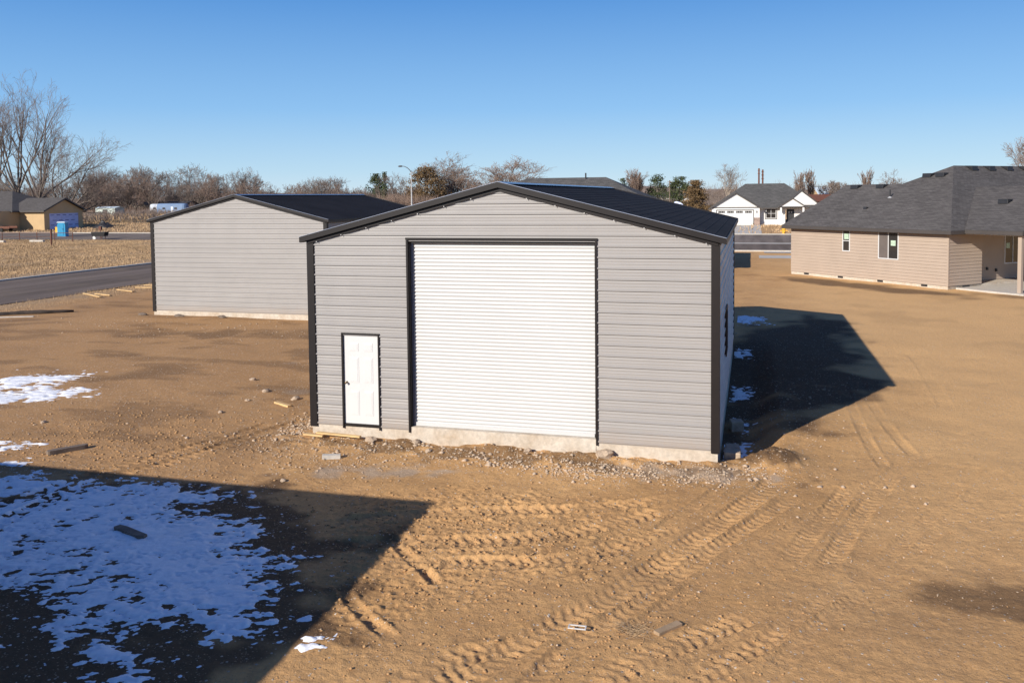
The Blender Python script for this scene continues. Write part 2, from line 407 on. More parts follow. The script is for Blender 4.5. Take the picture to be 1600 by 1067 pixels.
MAT['woodold'] = simple('weathered_wood', (.17, .13, .10), .9, 0, .3, 6, .004, 50)
MAT['wooddry'] = simple('dry_wood', (.36, .25, .15), .9, 0, .2, 8, .003, 60)
MAT['hill'] = simple('far_hill', (.24, .18, .14), .95, 0, .2, .01)
MAT['rv'] = simple('trailer_skin', (.62, .66, .72), .35, .3, .06, .5)
MAT['rvblue'] = simple('trailer_blue', (.16, .24, .38), .4, 0, .1, .5)
MAT['darkpaint'] = simple('dark_car_paint', (.012, .02, .022), .3, 0, .1, 1)
MAT['tyre'] = simple('rubber_tyre', (.02, .02, .02), .9)

# ------------------------------------------------------------------ object helpers
class MB:
    def __init__(s): s.v = []; s.f = []; s.uv = []
    def quad(s, a, b, c, d):
        i = len(s.v); s.v += [tuple(a), tuple(b), tuple(c), tuple(d)]; s.f.append((i, i+1, i+2, i+3))
    def poly(s, pts):
        i = len(s.v); s.v += [tuple(p) for p in pts]; s.f.append(tuple(range(i, i+len(pts))))
    def box(s, x0, x1, y0, y1, z0, z1):
        i = len(s.v)
        s.v += [(x0,y0,z0),(x1,y0,z0),(x1,y1,z0),(x0,y1,z0),(x0,y0,z1),(x1,y0,z1),(x1,y1,z1),(x0,y1,z1)]
        s.f += [tuple(i+k for k in q) for q in ((0,3,2,1),(4,5,6,7),(0,1,5,4),(1,2,6,5),(2,3,7,6),(3,0,4,7))]
        return s
    def prism(s, pts, off):
        """closed solid: polygon pts extruded by vector off"""
        n = len(pts); i = len(s.v); off = np.array(off, float)
        s.v += [tuple(p) for p in pts] + [tuple(np.array(p, float)+off) for p in pts]
        s.f.append(tuple(i+k for k in range(n))); s.f.append(tuple(i+n+k for k in reversed(range(n))))
        for k in range(n):
            j = (k+1) % n; s.f.append((i+k, i+n+k, i+n+j, i+j))
        return s
    def tube(s, pts, rad, n=8, caps=True):
        pts = [np.array(p, float) for p in pts]; rad = [rad]*len(pts) if isinstance(rad, (int, float)) else rad
        i0 = len(s.v); up = None
        for k, p in enumerate(pts):
            d = pts[min(k+1, len(pts)-1)]-pts[max(k-1, 0)]; d = d/(np.linalg.norm(d)+1e-9)
            if up is None: up = np.array([0, 0, 1.]) if abs(d[2]) < .9 else np.array([1., 0, 0])
            a = np.cross(d, up); a /= np.linalg.norm(a)+1e-9; b = np.cross(d, a)
            for j in range(n):
                t = 2*PI*j/n; s.v.append(tuple(p+rad[k]*(a*math.cos(t)+b*math.sin(t))))
        for k in range(len(pts)-1):
            for j in range(n):
                a = i0+k*n+j; b = i0+k*n+(j+1) % n; s.f.append((a, b, b+n, a+n))
        if caps:
            s.f.append(tuple(i0+j for j in reversed(range(n)))); s.f.append(tuple(i0+(len(pts)-1)*n+j for j in range(n)))
        return s
    def build(s, name, mat, parent=None, loc=None, smooth=False, bevel=0, fixn=True):
        me = bpy.data.meshes.new(name); me.from_pydata(s.v, [], s.f); me.update()
        if s.uv:
            l = me.uv_layers.new(name='UVMap'); l.data.foreach_set('uv', np.array(s.uv, np.float32).ravel())
        if fixn:
            import bmesh
            bm = bmesh.new(); bm.from_mesh(me); bmesh.ops.recalc_face_normals(bm, faces=bm.faces); bm.to_mesh(me); bm.free()
        if smooth: me.polygons.foreach_set('use_smooth', [True]*len(me.polygons))
        me.materials.append(MAT[mat] if isinstance(mat, str) else mat)
        o = bpy.data.objects.new(name, me); COL.objects.link(o)
        if parent is not None: o.parent = parent
        if loc is not None: o.location = loc
        if bevel:
            md = o.modifiers.new('bevel', 'BEVEL'); md.width = bevel; md.segments = 2; md.limit_method = 'ANGLE'
        return o

def tag(o, label=None, cat=None, group=None, kind=None):
    if label: o['label'] = label
    if cat: o['category'] = cat
    if group: o['group'] = group
    if kind: o['kind'] = kind
    return o
def thing(name, label, cat, loc=(0, 0, 0), rz=0, group=None):
    o = bpy.data.objects.new(name, None); COL.objects.link(o); o.empty_display_size = .3
    o.location = loc; o.rotation_euler = (0, 0, rz); return tag(o, label, cat, group)
def copy_tree(o, loc, rz=0, sc=1, label=None):
    c = o.copy(); COL.objects.link(c); c.location = loc; c.rotation_euler = (0, 0, rz)
    c.scale = (sc, sc, sc) if isinstance(sc, (int, float)) else sc
    if label: c['label'] = label
    for ch in [k for k in bpy.data.objects if k.parent == o]:
        d = ch.copy(); COL.objects.link(d); d.parent = c
        for g in [k for k in bpy.data.objects if k.parent == ch]:
            e = g.copy(); COL.objects.link(e); e.parent = d
    return c

# profile generators: list of (z, outward)
def prof_panel(z0, z1):
    P = [(z0, 0)]; k = 0; z = z0+.03
    base = [(0,-.004),(.004,.030),(.022,.030),(.042,.002),(.098,0),(.102,.008),(.114,.008),(.128,0),(.163,0),(.167,.008),(.179,.008),(.193,0)]
    while z < z1:
        for dz, d in base:
            if z+dz < z1: P.append((z+dz, d))
        z += .2286
    P.append((z1, 0)); return P
def prof_curtain(z0, z1):
    P = []; n = int((z1-z0)/.0815); 
    for i in range(n):
        a = z0+(z1-z0)*i/n; h = (z1-z0)/n
        P += [(a, -.006), (a+h*.10, .012), (a+h*.32, .021), (a+h*.57, .018), (a+h*.82, .004), (a+h*.92, -.005)]
    P.append((z1, 0)); return P
def prof_lap(z0, z1, h=.19):
    P = []; z = z0
    while z < z1-.01:
        zz = min(z+h, z1); P += [(z, .002), (z+.0005, .026), (zz-.014, .008), (zz-.0135, -.003), (zz-.0005, -.003)]; z = zz
    return P
def prof_flat(z0, z1): return [(z0, 0), (z1, 0)]

def wall(name, mat, parent, p0, p1, z0, H, prof=prof_panel, R=None, openings=(), base=.0):
    """vertical wall from p0 to p1; outward normal is to the right of p0->p1. R = ridge height for a gable. openings (u0,u1,z0,z1)"""
    p0 = np.array(p0, float); p1 = np.array(p1, float); L = np.linalg.norm(p1-p0); d = (p1-p0)/L
    n = np.array([d[1], -d[0]]); top = R if R else H
    P = prof(z0, top)
    zs = sorted(set([p[0] for p in P]+[H]+[o[2] for o in openings]+[o[3] for o in openings]))
    zs = [z for z in zs if z0 <= z <= top]
    pz = np.array([p[0] for p in P]); pd = np.array([p[1] for p in P])
    off = lambda z: float(np.interp(z, pz, pd))
    us = sorted(set([0, L]+[o[0] for o in openings]+[o[1] for o in openings]+([L/2] if R else [])))
    def xr(z):
        if not R or z <= H: return 0, L
        t = (z-H)/(R-H)*L/2; return t, L-t
    if R: zs = sorted(set(zs+[H+(R-H)*min(u, L-u)/(L/2) for u in us]))
    m = MB()
    for a, b in zip(us[:-1], us[1:]):
        for za, zb in zip(zs[:-1], zs[1:]):
            if zb-za < 1e-6: continue
            um, zm = (a+b)/2, (za+zb)/2
            if any(o[0] < um < o[1] and o[2] < zm < o[3] for o in openings): continue
            pts = []
            la, ra = xr(za); lb, rb = xr(zb)
            a0, b0 = max(a, la), min(b, ra); a1, b1 = max(a, lb), min(b, rb)
            if b0 <= a0+1e-6: continue
            if b1 < a1: a1 = b1 = (a1+b1)/2
            for u, z in ((a0, za), (b0, za), (b1, zb), (a1, zb)):
                q = p0+d*u+n*(off(z)+base); pts.append((q[0], q[1], z))
            if b1-a1 < 1e-5: m.poly(pts[:3])
            else: m.poly(pts)
    return m.build(name, mat, parent, fixn=False)

def roof_faces(m, faces, th=.0):
    """faces with UV in metres (u horizontal, v up the slope); th thickness makes them solids"""
    for pts in faces:
        P = [np.array(p, float) for p in pts]
        nn = np.zeros(3)
        for k in range(len(P)):
            a, b = P[k], P[(k+1) % len(P)]; nn += np.cross(a, b)
        nn /= np.linalg.norm(nn)
        if nn[2] < 0: nn = -nn; P = P[::-1]
        h = np.cross([0, 0, 1.], nn); h = h/np.linalg.norm(h) if np.linalg.norm(h) > 1e-4 else np.array([1., 0, 0])
        s = np.cross(nn, h)
        n = len(P); i = len(m.v)
        m.v += [tuple(p) for p in P]; m.f.append(tuple(range(i, i+n))); m.uv += [(p@h, p@s) for p in P]
        if th:
            j = len(m.v); m.v += [(p[0], p[1], p[2]-th) for p in P]
            m.f.append(tuple(j+k for k in reversed(range(n)))); m.uv += [(P[k]@h, P[k]@s) for k in reversed(range(n))]
            for k in range(n):
                l = (k+1) % n; m.f.append((i+k, j+k, j+l, i+l)); m.uv += [(0, 0)]*4

def fascia(m, pts, h=.2, th=.03, closed=True):
    """board under the roof edge following pts"""
    n = len(pts)
    for k in range(n if closed else n-1):
        a = np.array(pts[k], float); b = np.array(pts[(k+1) % n], float)
        d = b-a; d2 = d[:2]/np.linalg.norm(d[:2]); nn = np.array([d2[1], -d2[0], 0])*th/2
        q = [a-nn, b-nn, b-nn-[0, 0, h], a-nn-[0, 0, h]]
        m.prism(q, nn*2)

def window(parent, p0, d, z0, z1, w, frame_w=.07, mull=(), pane='glass', frame='white', sticker=None, out=.03, screens=()):
    """window lying on a wall plane: p0 (x,y) of its left edge seen from outside, d unit direction, w width"""
    p0 = np.array(p0, float); d = np.array(d, float); n = np.array([d[1], -d[0]])
    def bx(m, u0, u1, a, b, o0, o1):
        q = [p0+d*u0+n*o0, p0+d*u1+n*o0, p0+d*u1+n*o1, p0+d*u0+n*o1]
        m.prism([(x[0], x[1], a) for x in q], (0, 0, b-a))
    f = MB()
    bx(f, 0, frame_w, z0, z1, -.02, out+.02); bx(f, w-frame_w, w, z0, z1, -.02, out+.02)
    bx(f, frame_w, w-frame_w, z0, z0+frame_w, -.02, out+.02); bx(f, frame_w, w-frame_w, z1-frame_w, z1, -.02, out+.02)
    for kind, t in mull:
        if kind == 'v': bx(f, w*t-.025, w*t+.025, z0+frame_w, z1-frame_w, -.01, out+.015)
        else: bx(f, frame_w, w-frame_w, z0+(z1-z0)*t-.025, z0+(z1-z0)*t+.025, -.01, out+.012)
    win = f.build('window', frame, parent)
    g = MB(); bx(g, frame_w, w-frame_w, z0+frame_w, z1-frame_w, .0, .02); g.build('pane', pane, win)
    for a, b in screens:
        g = MB(); bx(g, a, b, z0+frame_w, z1-frame_w, .022, .027); g.build('screen', 'screen', win)
    if sticker:
        u, z, sw, sh = sticker
        g = MB(); bx(g, u, u+sw, z, z+sh, .0215, .0245); g.build('sticker', 'sticker', win)
    return win

# ------------------------------------------------------------------ ground
X, Y = np.meshgrid(xs, ys)
spx = np.gradient(xs); spy = np.gradient(ys)
SP = np.maximum(*np.meshgrid(spx, spy))
Z = ground_h(X, Y, SP)
# keep roads and the ground below buildings flat
road_l = ((X > -41.2) & (X < -28.6) & (Y < 94)) | ((Y > 78.5) & (Y < 93)) | ((X > 4) & (X < 40) & (Y > 67) & (Y < 79))
Z = np.where(road_l, T(X, Y)-.03, Z)
tilt = lambda s, sc, seed: s*fbm(X, Y, sc, 3, seed)
damp_shade = np.zeros_like(X); gravel = np.zeros_like(X); tramp = np.zeros_like(X); straw = np.zeros_like(X); stones = np.zeros_like(X)
def blob(cx, cy, rx, ry, rot=0, soft=.5, nz=.35, sc=1.2, seed=1):
    c, s = math.cos(rot), math.sin(rot)
    u = ((X-cx)*c+(Y-cy)*s)/rx; v = (-(X-cx)*s+(Y-cy)*c)/ry
    d = 1-np.hypot(u, v)+nz*fbm(X, Y, sc, 3, seed)
    return sstep(0, soft, d)
# damp patches: lower right, along the brown house, behind the left shop's front, below the front roof edge; two wide ones paint shade into cast shadows
damp_shade = np.maximum(damp_shade, .72*blob(13.4, -4.95, 2.0, .72, .12, .5, .2, .5, 3))
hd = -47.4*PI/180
damp_shade = np.maximum(damp_shade, .85*blob(15.8, 36.9, 9.5, 1.8, hd, .5, .3, 2.5, 5))
damp_shade = np.maximum(damp_shade, .65*blob(24.5, 31.5, 5, 1.2, hd+.2, .6, .25, 1.5, 9))
damp_shade = np.maximum(damp_shade, .60*blob(-12, 12.6, 6, 1.3, .1, .7, .6, 1.5, 7))
damp_shade = np.maximum(damp_shade, .85*blob(10.05, .55, .75, .62, 0, .25, .2, .5, 8))
damp_shade = np.maximum(damp_shade, .7*blob(4.5, -.5, 5.5, .65, 0, .6, .8, .8, 12))
damp_shade = np.maximum(damp_shade, 1.0*blob(11.0, 12.5, 3.0, 11, -.12, .35, .35, 2, 14))  # moist soil beside the wall, widened to paint the near shop's shadow darker
damp_shade = np.maximum(damp_shade, .95*blob(-.2, -8.0, 5.0, 5.0, .2, .25, .3, 1.2, 15))  # snowmelt soil, extended so its colour deepens the neighbour house's shadow
damp_shade = np.maximum(damp_shade, .14*sstep(.25, .6, fbm(X, Y, 3.5, 3, 40))+.40*sstep(2, -3, X)*sstep(.05, .55, fbm(X/2.2, Y, 1.6, 4, 41, .6)))
gravel = np.maximum(gravel, .75*blob(2.6, -2.0, 1.7, .45, .25, .7, .7, .6, 17))
gravel = np.maximum(gravel, .75*blob(8.6, -.65, 1.7, .5, .1, .7, .6, .5, 18))
gravel = np.maximum(gravel, .6*blob(-1.8, 4.8, 2.2, .7, .5, .7, .7, .8, 19))
gravel = np.maximum(gravel, .5*blob(-2.5, 9.5, 3.2, .6, .5, .7, .6, .8, 20))
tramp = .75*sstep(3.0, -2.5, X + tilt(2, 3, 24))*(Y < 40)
stones = np.clip(.15 + .8*np.exp(-((Y+.6)/.9)**2)*((X > -1.2) & (X < 10.5)) + .55*np.exp(-((X+.7)/.8)**2)*((Y > -1) & (Y < 6))
                 + .3*sstep(3, -3, X), 0, 1)
fld = ((X < -41) & (Y < 78)) | (Y > 94) | (X < -70)
straw = np.where(fld, 1.0, 0.0)
straw = np.maximum(straw, .8*sstep(-25.0, -27.6, X+1.0*fbm(X, Y, 2, 3, 71))*(X > -42))
straw = np.where((Y > 94) & (X > -25) & (X < 40) & (Y < 135), .45, straw)
gme = grid_mesh('ground', X, Y, Z, attrs=dict(dry=.75*sstep(9.0, 15.0, X+1.5*fbm(X, Y, 3, 3, 88))*sstep(-6, 3, Y)+0*X, packed=TRACKMASK, damp_shade=damp_shade, gravel=gravel, trampled=tramp, straw=straw, stones=stones))
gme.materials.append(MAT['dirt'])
ground = bpy.data.objects.new('ground', gme); COL.objects.link(ground); tag(ground, kind='structure')

def sample_ground(x, y):
    i = np.clip(np.searchsorted(xs, x)-1, 0, len(xs)-2); j = np.clip(np.searchsorted(ys, y)-1, 0, len(ys)-2)
    tx = (x-xs[i])/(xs[i+1]-xs[i]); ty = (y-ys[j])/(ys[j+1]-ys[j])
    return (Z[j, i]*(1-tx)*(1-ty)+Z[j, i+1]*tx*(1-ty)+Z[j+1, i]*(1-tx)*ty+Z[j+1, i+1]*tx*ty)
G = lambda x, y: float(sample_ground(np.array(x, float), np.array(y, float)))

# ------------------------------------------------------------------ snow lying in patches on the dirt
S_MAIN = [(-6.5,-4.1),(-4.84,-4.01),(-2.88,-3.76),(-.12,-3.72),(.53,-4.27),(.65,-4.72),(1.58,-4.98),(2.02,-5.42),(2.3,-6.01),(2.7,-6.39),(2.93,-7.02),(3.55,-7.36),(3.51,-8.01),(3.03,-8.22),(2.37,-8.38),(1.74,-8.46),(.89,-8.43),(-.36,-8.1),(-3,-8.0),(-6.5,-8.2)]
S_B = [(1.3,-9.0),(1.92,-8.5),(2.89,-8.8),(3.3,-9.4),(2.58,-9.9),(1.93,-9.7)]
S_C = [(1.84,-7.7),(3.4,-7.1),(3.85,-7.9),(3.8,-8.6),(3.4,-8.6),(2.84,-8.5)]
def snow_patch(x0, x1, y0, y1, st, polys, soft, bias=0, el=1.6, seed=0):
    a = np.arange(x0, x1, st); b = np.arange(y0, y1, st); XX, YY = np.meshgrid(a, b)
    c = np.full(XX.shape, -9.)
    for P, add in polys: c = np.maximum(c, np.clip(poly_dist(XX, YY, P)/soft, -3, .85)+add)
    cr, sr = math.cos(.25), math.sin(.25)
    U = (XX*cr+YY*sr)/el; V = -XX*sr+YY*cr
    n = .85*fbm(U, V, 1.5, 2, 200+seed)+.85*fbm(U, V, .42, 2, 210+seed, .7)+.9*fbm(U, V, .14, 3, 230+seed, .7)
    # ploughed tyre marks break the cover
    for pts, hw, dep, lug, ls, kind in TRACKS[18:20]:
        al, la, bd, L = path_coords(XX, YY, pts)
        n -= 1.0*(1-sstep(hw*.8, hw*2.0, bd))*(.7+1.2*fbm(XX, YY, .16, 2, 44))
    cov = c+bias+n
    g = sample_ground(XX, YY)
    lump = .012*fbm(XX, YY, .3, 3, 240)
    h = g+np.clip(cov*.035, -.05, .028)+lump*np.clip(cov, 0, 1)
    return XX, YY, h, (cov > -.25)
co_all = []; fq = []
def add_patch(*a, **k):
    XX, YY, h, mk = snow_patch(*a, **k)
    ny, nx = XX.shape; idx = np.arange(nx*ny).reshape(ny, nx)
    q = np.stack([idx[:-1, :-1], idx[:-1, 1:], idx[1:, 1:], idx[1:, :-1]], -1).reshape(-1, 4)
    m = mk.reshape(-1); q = q[m[q].any(1)]
    used = np.zeros(nx*ny, bool); used[q.ravel()] = True; rem = np.cumsum(used)-1
    base = sum(len(c) for c in co_all)
    co_all.append(np.stack([XX, YY, h], -1).reshape(-1, 3)[used]); fq.append(rem[q]+base)
add_patch(-6.5, 5, -10.2, -3.5, .022, [(S_MAIN, .05), (S_B, -.35), (S_C, -.3)], .6, bias=-.13)
add_patch(-17, -7.5, -.5, 6.5, .05, [([(-20,3.6),(-12.94,3.9),(-10.1,5.5),(-9.61,3.4),(-8.3,2.0),(-9.92,.6),(-20,-1)], -.55)], .8, el=2.2, seed=5)
add_patch(-8.5, -4.8, -4.0, -1.5, .04, [([(-8.5,-3),(-6.12,-3),(-5.9,-2.1),(-8.5,-1.9)], -.2), ([(-6.3,-3.9),(-4.6,-3.9),(-4.4,-3.2),(-6.3,-3.1)], -.75)], .4, el=2, seed=6)
add_patch(9.2, 11.6, .3, 24, .05, [([(9.1,19.6),(10.7,19.9),(10.4,22),(9.1,22.3)], -.45), ([(9.1,13.2),(9.9,13.4),(9.8,14.8),(9.1,14.6)], -.6), ([(9.2,7),(9.75,7.2),(9.7,9),(9.2,9)], -.5), ([(9.25,1.2),(9.85,1.4),(9.7,2.4),(9.25,2.3)], -.1), ([(9.3,3.4),(9.7,3.5),(9.7,5),(9.3,5)], -.7)], .35, el=1.2, seed=8)
add_patch(4.2, 4.9, -8.7, -7.9, .03, [([(4.4,-8.4),(4.65,-8.38),(4.6,-8.22),(4.4,-8.24)], -.3)], .2, el=1.2, seed=9)
co = np.concatenate(co_all).astype(np.float32); q = np.concatenate(fq).astype(np.int32)
me = bpy.data.meshes.new('snow'); me.vertices.add(len(co)); me.vertices.foreach_set('co', co.ravel())
me.loops.add(len(q)*4); me.loops.foreach_set('vertex_index', q.ravel()); me.polygons.add(len(q))
me.polygons.foreach_set('loop_start', np.arange(0, len(q)*4, 4, dtype=np.int32)); me.polygons.foreach_set('loop_total', np.full(len(q), 4, dtype=np.int32))
me.polygons.foreach_set('use_smooth', np.ones(len(q), bool)); me.update(calc_edges=True); me.materials.append(MAT['snow'])
so_ = bpy.data.objects.new('snow', me); COL.objects.link(so_); tag(so_, 'thin melting snow lying in broken patches on the dirt', 'snow', kind='stuff')

# ------------------------------------------------------------------ roads, kerbs, drives
def sheet(name, x0, x1, y0, y1, dz, mat, nx=2, ny=60, kind='structure', edge=0):
    a = np.linspace(x0, x1, nx+1); b = np.linspace(y0, y1, ny+1); XX, YY = np.meshgrid(a, b)
    if edge: XX[:, -1] += edge*fbm(XX[:, -1]*0+3, YY[:, -1], 2.5, 3, 9)
    o = bpy.data.objects.new(name, grid_mesh(name, XX, YY, T(XX, YY)+dz)); o.data.materials.append(MAT[mat]); COL.objects.link(o)
    return tag(o, kind=kind)
sheet('side_road', -40.3, -28.9, -60, 79.0, .015, 'asphalt', 2, 140, edge=.5)
sheet('cross_street', -300, 90, 79.0, 92.3, .015, 'asphalt2', 40, 10)
sheet('street_apron', 4.5, 45, 67.6, 77.6, .012, 'asphalt', 10, 8)
sheet('gutter', 4.5, 45, 77.6, 79.0, .022, 'pale_concrete', 10, 2)
sheet('driveway', 3.9, 11.0, 92.6, 112.5, .03, 'pale_concrete', 3, 16)
sheet('house_path', 10.4, 17.5, 58.6, 62.0, .02, 'pale_concrete', 3, 3)
sheet('sidewalk', 10.9, 30, 65.2, 66.9, .03, 'pale_concrete', 4, 2)
def kerb(name, x0, x1, y0, y1, h=.13, n=60):
    m = MB(); along_x = (x1-x0) > (y1-y0)
    for k in range(n):
        if along_x:
            a = x0+(x1-x0)*k/n; b = x0+(x1-x0)*(k+1)/n; za = Tf(a, y0)
            m.box(a, b, y0, y1, za-.2, za+h)
        else:
            a = y0+(y1-y0)*k/n; b = y0+(y1-y0)*(k+1)/n; za = Tf(x0, (a+b)/2)
            m.box(x0, x1, a, b, za-.2, za+h)
    tag(m.build(name, 'pale_concrete'), kind='structure')
kerb('kerb', -300, 90, 92.3, 92.65, .12)
kerb('kerb', -40.75, -40.3, -40, 78.6, .10)
kerb('kerb', 4.5, 45, 67.2, 67.6, .12, 12)

# far hills
def hills(name, y, base, amp, seed, x0=-2400, x1=2400, n=160, depth=260):
    a = np.linspace(x0, x1, n); b = np.linspace(0, 1, 9); AA, BB = np.meshgrid(a, b)
    prof = base+amp*(.5+fbm(AA, AA*0, 420, 4, seed))
    hh = prof*np.sin(BB*PI)+1.0
    o = bpy.data.objects.new(name, grid_mesh(name, AA, y+BB*depth, hh)); o.data.materials.append(MAT['hill']); COL.objects.link(o); tag(o, kind='structure')
hills('hills', 1500, 9, 9, 4)

# ------------------------------------------------------------------ metal shops
def metal_shop(name, label, loc, W, D, H, R, z0, front_open=(), fdepth=.9, side_open=()):
    t = thing(name, label, 'metal shop', loc)
    F = MB()
    F.box(.0, W, .004, D-.004, -fdepth, -.002)
    fo = F.build('foundation', 'concrete', t)
    wall('wall', 'panel', t, (0, 0), (W, 0), z0, H, R=R, openings=front_open)
    wall('wall', 'panel', t, (W, 0), (W, D), z0, H, openings=side_open)
    wall('wall', 'panel', t, (W, D), (0, D), z0, H, R=R)
    wall('wall', 'panel', t, (0, D), (0, 0), z0, H)
    for cx, sx in ((0, -1), (W, 1)):
        for cy, sy in ((0, -1), (D, 1)):
            m = MB(); a, b = sorted((cx+sx*.040, cx-sx*.135)); c, d = sorted((cy+sy*.040, cy-sy*.004))
            m.box(a, b, c, d, -.035, H+.02)
            a, b = sorted((cx+sx*.040, cx-sx*.004)); c, d = sorted((cy-sy*.0045, cy-sy*.135))
            m.box(a, b, c, d, -.035, H+.02); m.build('corner_trim', 'trim', t, bevel=.004)
    # roof: ribs run along the building
    ov, ev = .16, .10; sl = (R-H)/(W/2)
    for s in (-1, 1):
        m = MB(); nrib = int((W/2+ov)/.2286)+1; tot = W/2+ov
        prof = [(0, 0)]
        for k in range(nrib):
            u = .10+k*.2286
            for du, h in ((0, 0), (.012, .008), (.030, .008), (.042, 0)):
                if u+du < tot: prof.append((u+du, h))
        prof.append((tot, 0))
        base = lambda u: R+.10-sl*u
        for (ua, ha), (ub, hb) in zip(prof[:-1], prof[1:]):
            xa, xb = W/2+s*ua, W/2+s*ub
            m.quad((xa, -ev, base(ua)+ha), (xb, -ev, base(ub)+hb), (xb, D+ev, base(ub)+hb), (xa, D+ev, base(ua)+ha))
        xa, xb = W/2, W/2+s*tot
        m.quad((xa, -ev, base(0)-.03), (xb, -ev, base(tot)-.03), (xb, D+ev, base(tot)-.03), (xa, D+ev, base(0)-.03))
        m.quad((xb, -ev, base(tot)-.03), (xb, D+ev, base(tot)-.03), (xb, D+ev, base(tot)), (xb, -ev, base(tot)))
        m.build('roof', 'roofmetal', t)
        for yy, sy in ((-ev, -1), (D+ev, 1)):
            m = MB(); ya, yb = sorted((yy+sy*.03, yy-sy*.012))
            q = [(W/2, ya, base(0)+.032), (xb+s*.012, ya, base(tot+.012)+.032), (xb+s*.012, ya, base(tot+.012)-.09), (W/2, ya, base(0)-.09)]
            m.prism(q, (0, yb-ya, 0))
            q = [(W/2, ya, base(0)+.033), (xb+s*.012, ya, base(tot+.012)+.033), (xb+s*.012, ya, base(tot+.012)+.041), (W/2, ya, base(0)+.041)]
            if sy < 0:
                m2 = MB(); m2.prism(q, (0, .03, 0)); m2.build('drip_edge', 'edge', t)
            # lower lip against the wall
            y2a, y2b = (-.060, -.004) if sy < 0 else (D+.004, D+.060)
            u1 = W/2+.0
            q = [(W/2, y2a, base(0)-.10), (W/2+s*u1, y2a, base(u1)-.10), (W/2+s*u1, y2a, base(u1)-.165), (W/2, y2a, base(0)-.165)]
            m.prism(q, (0, y2b-y2a, 0))
            m.build('rake_trim', 'trim', t)
        m = MB(); a, b = sorted((xb, xb+s*.012)); m.box(a, b, -ev+.014, D+ev-.014, base(tot)-.10, base(tot)+.02); m.build('eave_trim', 'trim', t)
    m = MB(); w = .17
    m.prism([(W/2-w, -ev-.02, R+.135-sl*w), (W/2, -ev-.02, R+.140), (W/2+w, -ev-.02, R+.135-sl*w), (W/2, -ev-.02, R+.120)], (0, D+2*ev+.04, 0))
    m.build('ridge_cap', 'ridge', t)
    return t

g0, g1, gz = 2.40, 6.70, 4.28
dl, dr, dz1 = .775, 1.735, 2.13
shopA = metal_shop('metal_shop', 'near grey metal shop with white roll-up door and white entry door', (0, 0, 0), 9.144, 14.74, 4.25, 5.40, .0,
    front_open=[(g0+.03, g1-.03, 0, gz-.03), (dl+.02, dr-.02, 0, dz1-.02)], side_open=[(4.3, 5.4, 1.15, 2.35)])
shopB = metal_shop('metal_shop', 'smaller looking grey metal shop with a blank front, left of the near one', (-17.86, 17.1, -.07), 9.25, 13.4, 4.25, 5.38, .0, fdepth=.5)

# roll-up door, its dark surround and the concrete sill
m = MB()
for x0, x1 in ((g0+.010, g0+.055), (g1-.048, g1-.010)): m.box(x0, x1, -.042, .004, -.035, gz)
m.box(g0, g1, -.043, .004, gz+.001, gz+.05)
for x0, x1 in ((g0+.057, g0+.067), (g1-.067, g1-.057)): m.box(x0, x1, .0, .20, .09, gz)
m.box(g0+.068, g1-.068, .0, .20, gz-.012, gz-.002)
jam = m.build('door_surround', 'trim', shopA, bevel=.003)
def curtain(parent):
    w = wall('roll_door', 'whitedoor', parent, (g0+.06, .155), (g1-.06, .155), .115, gz-.015, prof=prof_curtain)
    b = MB(); b.box(g0+.10, g1-.10, .115, .15, .092, .17); b.build('bottom_bar', 'whitedoor', w, bevel=.004)
    b = MB(); b.box(g0+.07, g1-.07, .06, .148, gz-.075, gz-.016); b.build('head_seal', 'black', w)
    b = MB()
    for x in (g0+.10,): b.box(g0+.069, g0+.125, .10, .135, .1, gz-.08)
    b.build('door_track', 'ridge', w)
    return w
curtain(shopA)
m = MB(); m.box(g0+.056, g1-.056, -.012, .30, -.3, .088); m.build('door_sill', 'concrete', shopA)
# entry door
m = MB()
m.box(dl+.012, dl+.045, -.042, .004, -.035, dz1); m.box(dr-.045, dr-.012, -.042, .004, -.035, dz1); m.box(dl+.012, dr-.012, -.043, .004, dz1+.001, dz1+.03)
m.box(dl+.046, dr-.046, -.02, .05, .02, .07)
m.build('door_frame', 'trim', shopA)
x0, x1, z0, z1 = dl+.047, dr-.047, .075, dz1-.002
D_ = MB(); D_.box(x0, x1, .012, .05, z0, z1)
w = x1-x0
for cx in (x0+w*.30, x0+w*.70):
    for a, b in ((.14, .42), (.50, .60), (.62, .62),):
        pass
    for za, zb in ((.27, .83), (1.02, 1.60), (1.74, 1.93)):
        hw = w*.13
        # raised panel inside a grooved frame
        for k, (e, y) in enumerate(((0, .006), (.03, .002))):
            D_.box(cx-hw+e, cx+hw-e, y, .0118, za+e, zb-e)
ed = D_.build('entry_door', 'white', shopA, bevel=.004)
k = MB(); k.tube([(x0+.07, .01, 1.02), (x0+.07, -.02, 1.02), (x0+.07, -.035, 1.02), (x0+.07, -.065, 1.02), (x0+.07, -.075, 1.02)], [.028, .012, .02, .03, .012], 12)
k.build('door_knob', 'knob', ed, smooth=True)
# side window with dark trim
window(shopA, (9.144, 4.3), (0, 1), 1.15, 2.35, 1.1, .06, [('v', .5)], frame='trim', out=.035)
# screws on the rake trim
for k in range(1, 8):
    for s in (-1, 1):
        m = MB(); u = k*.62; xx = 4.572+s*u; zz = 5.40+.10-(5.40-4.25)/4.572*u-.175
        m.tube([(xx, -.061, zz), (xx, -.072, zz)], .011, 6)
        m.build('screw', 'white', shopA)

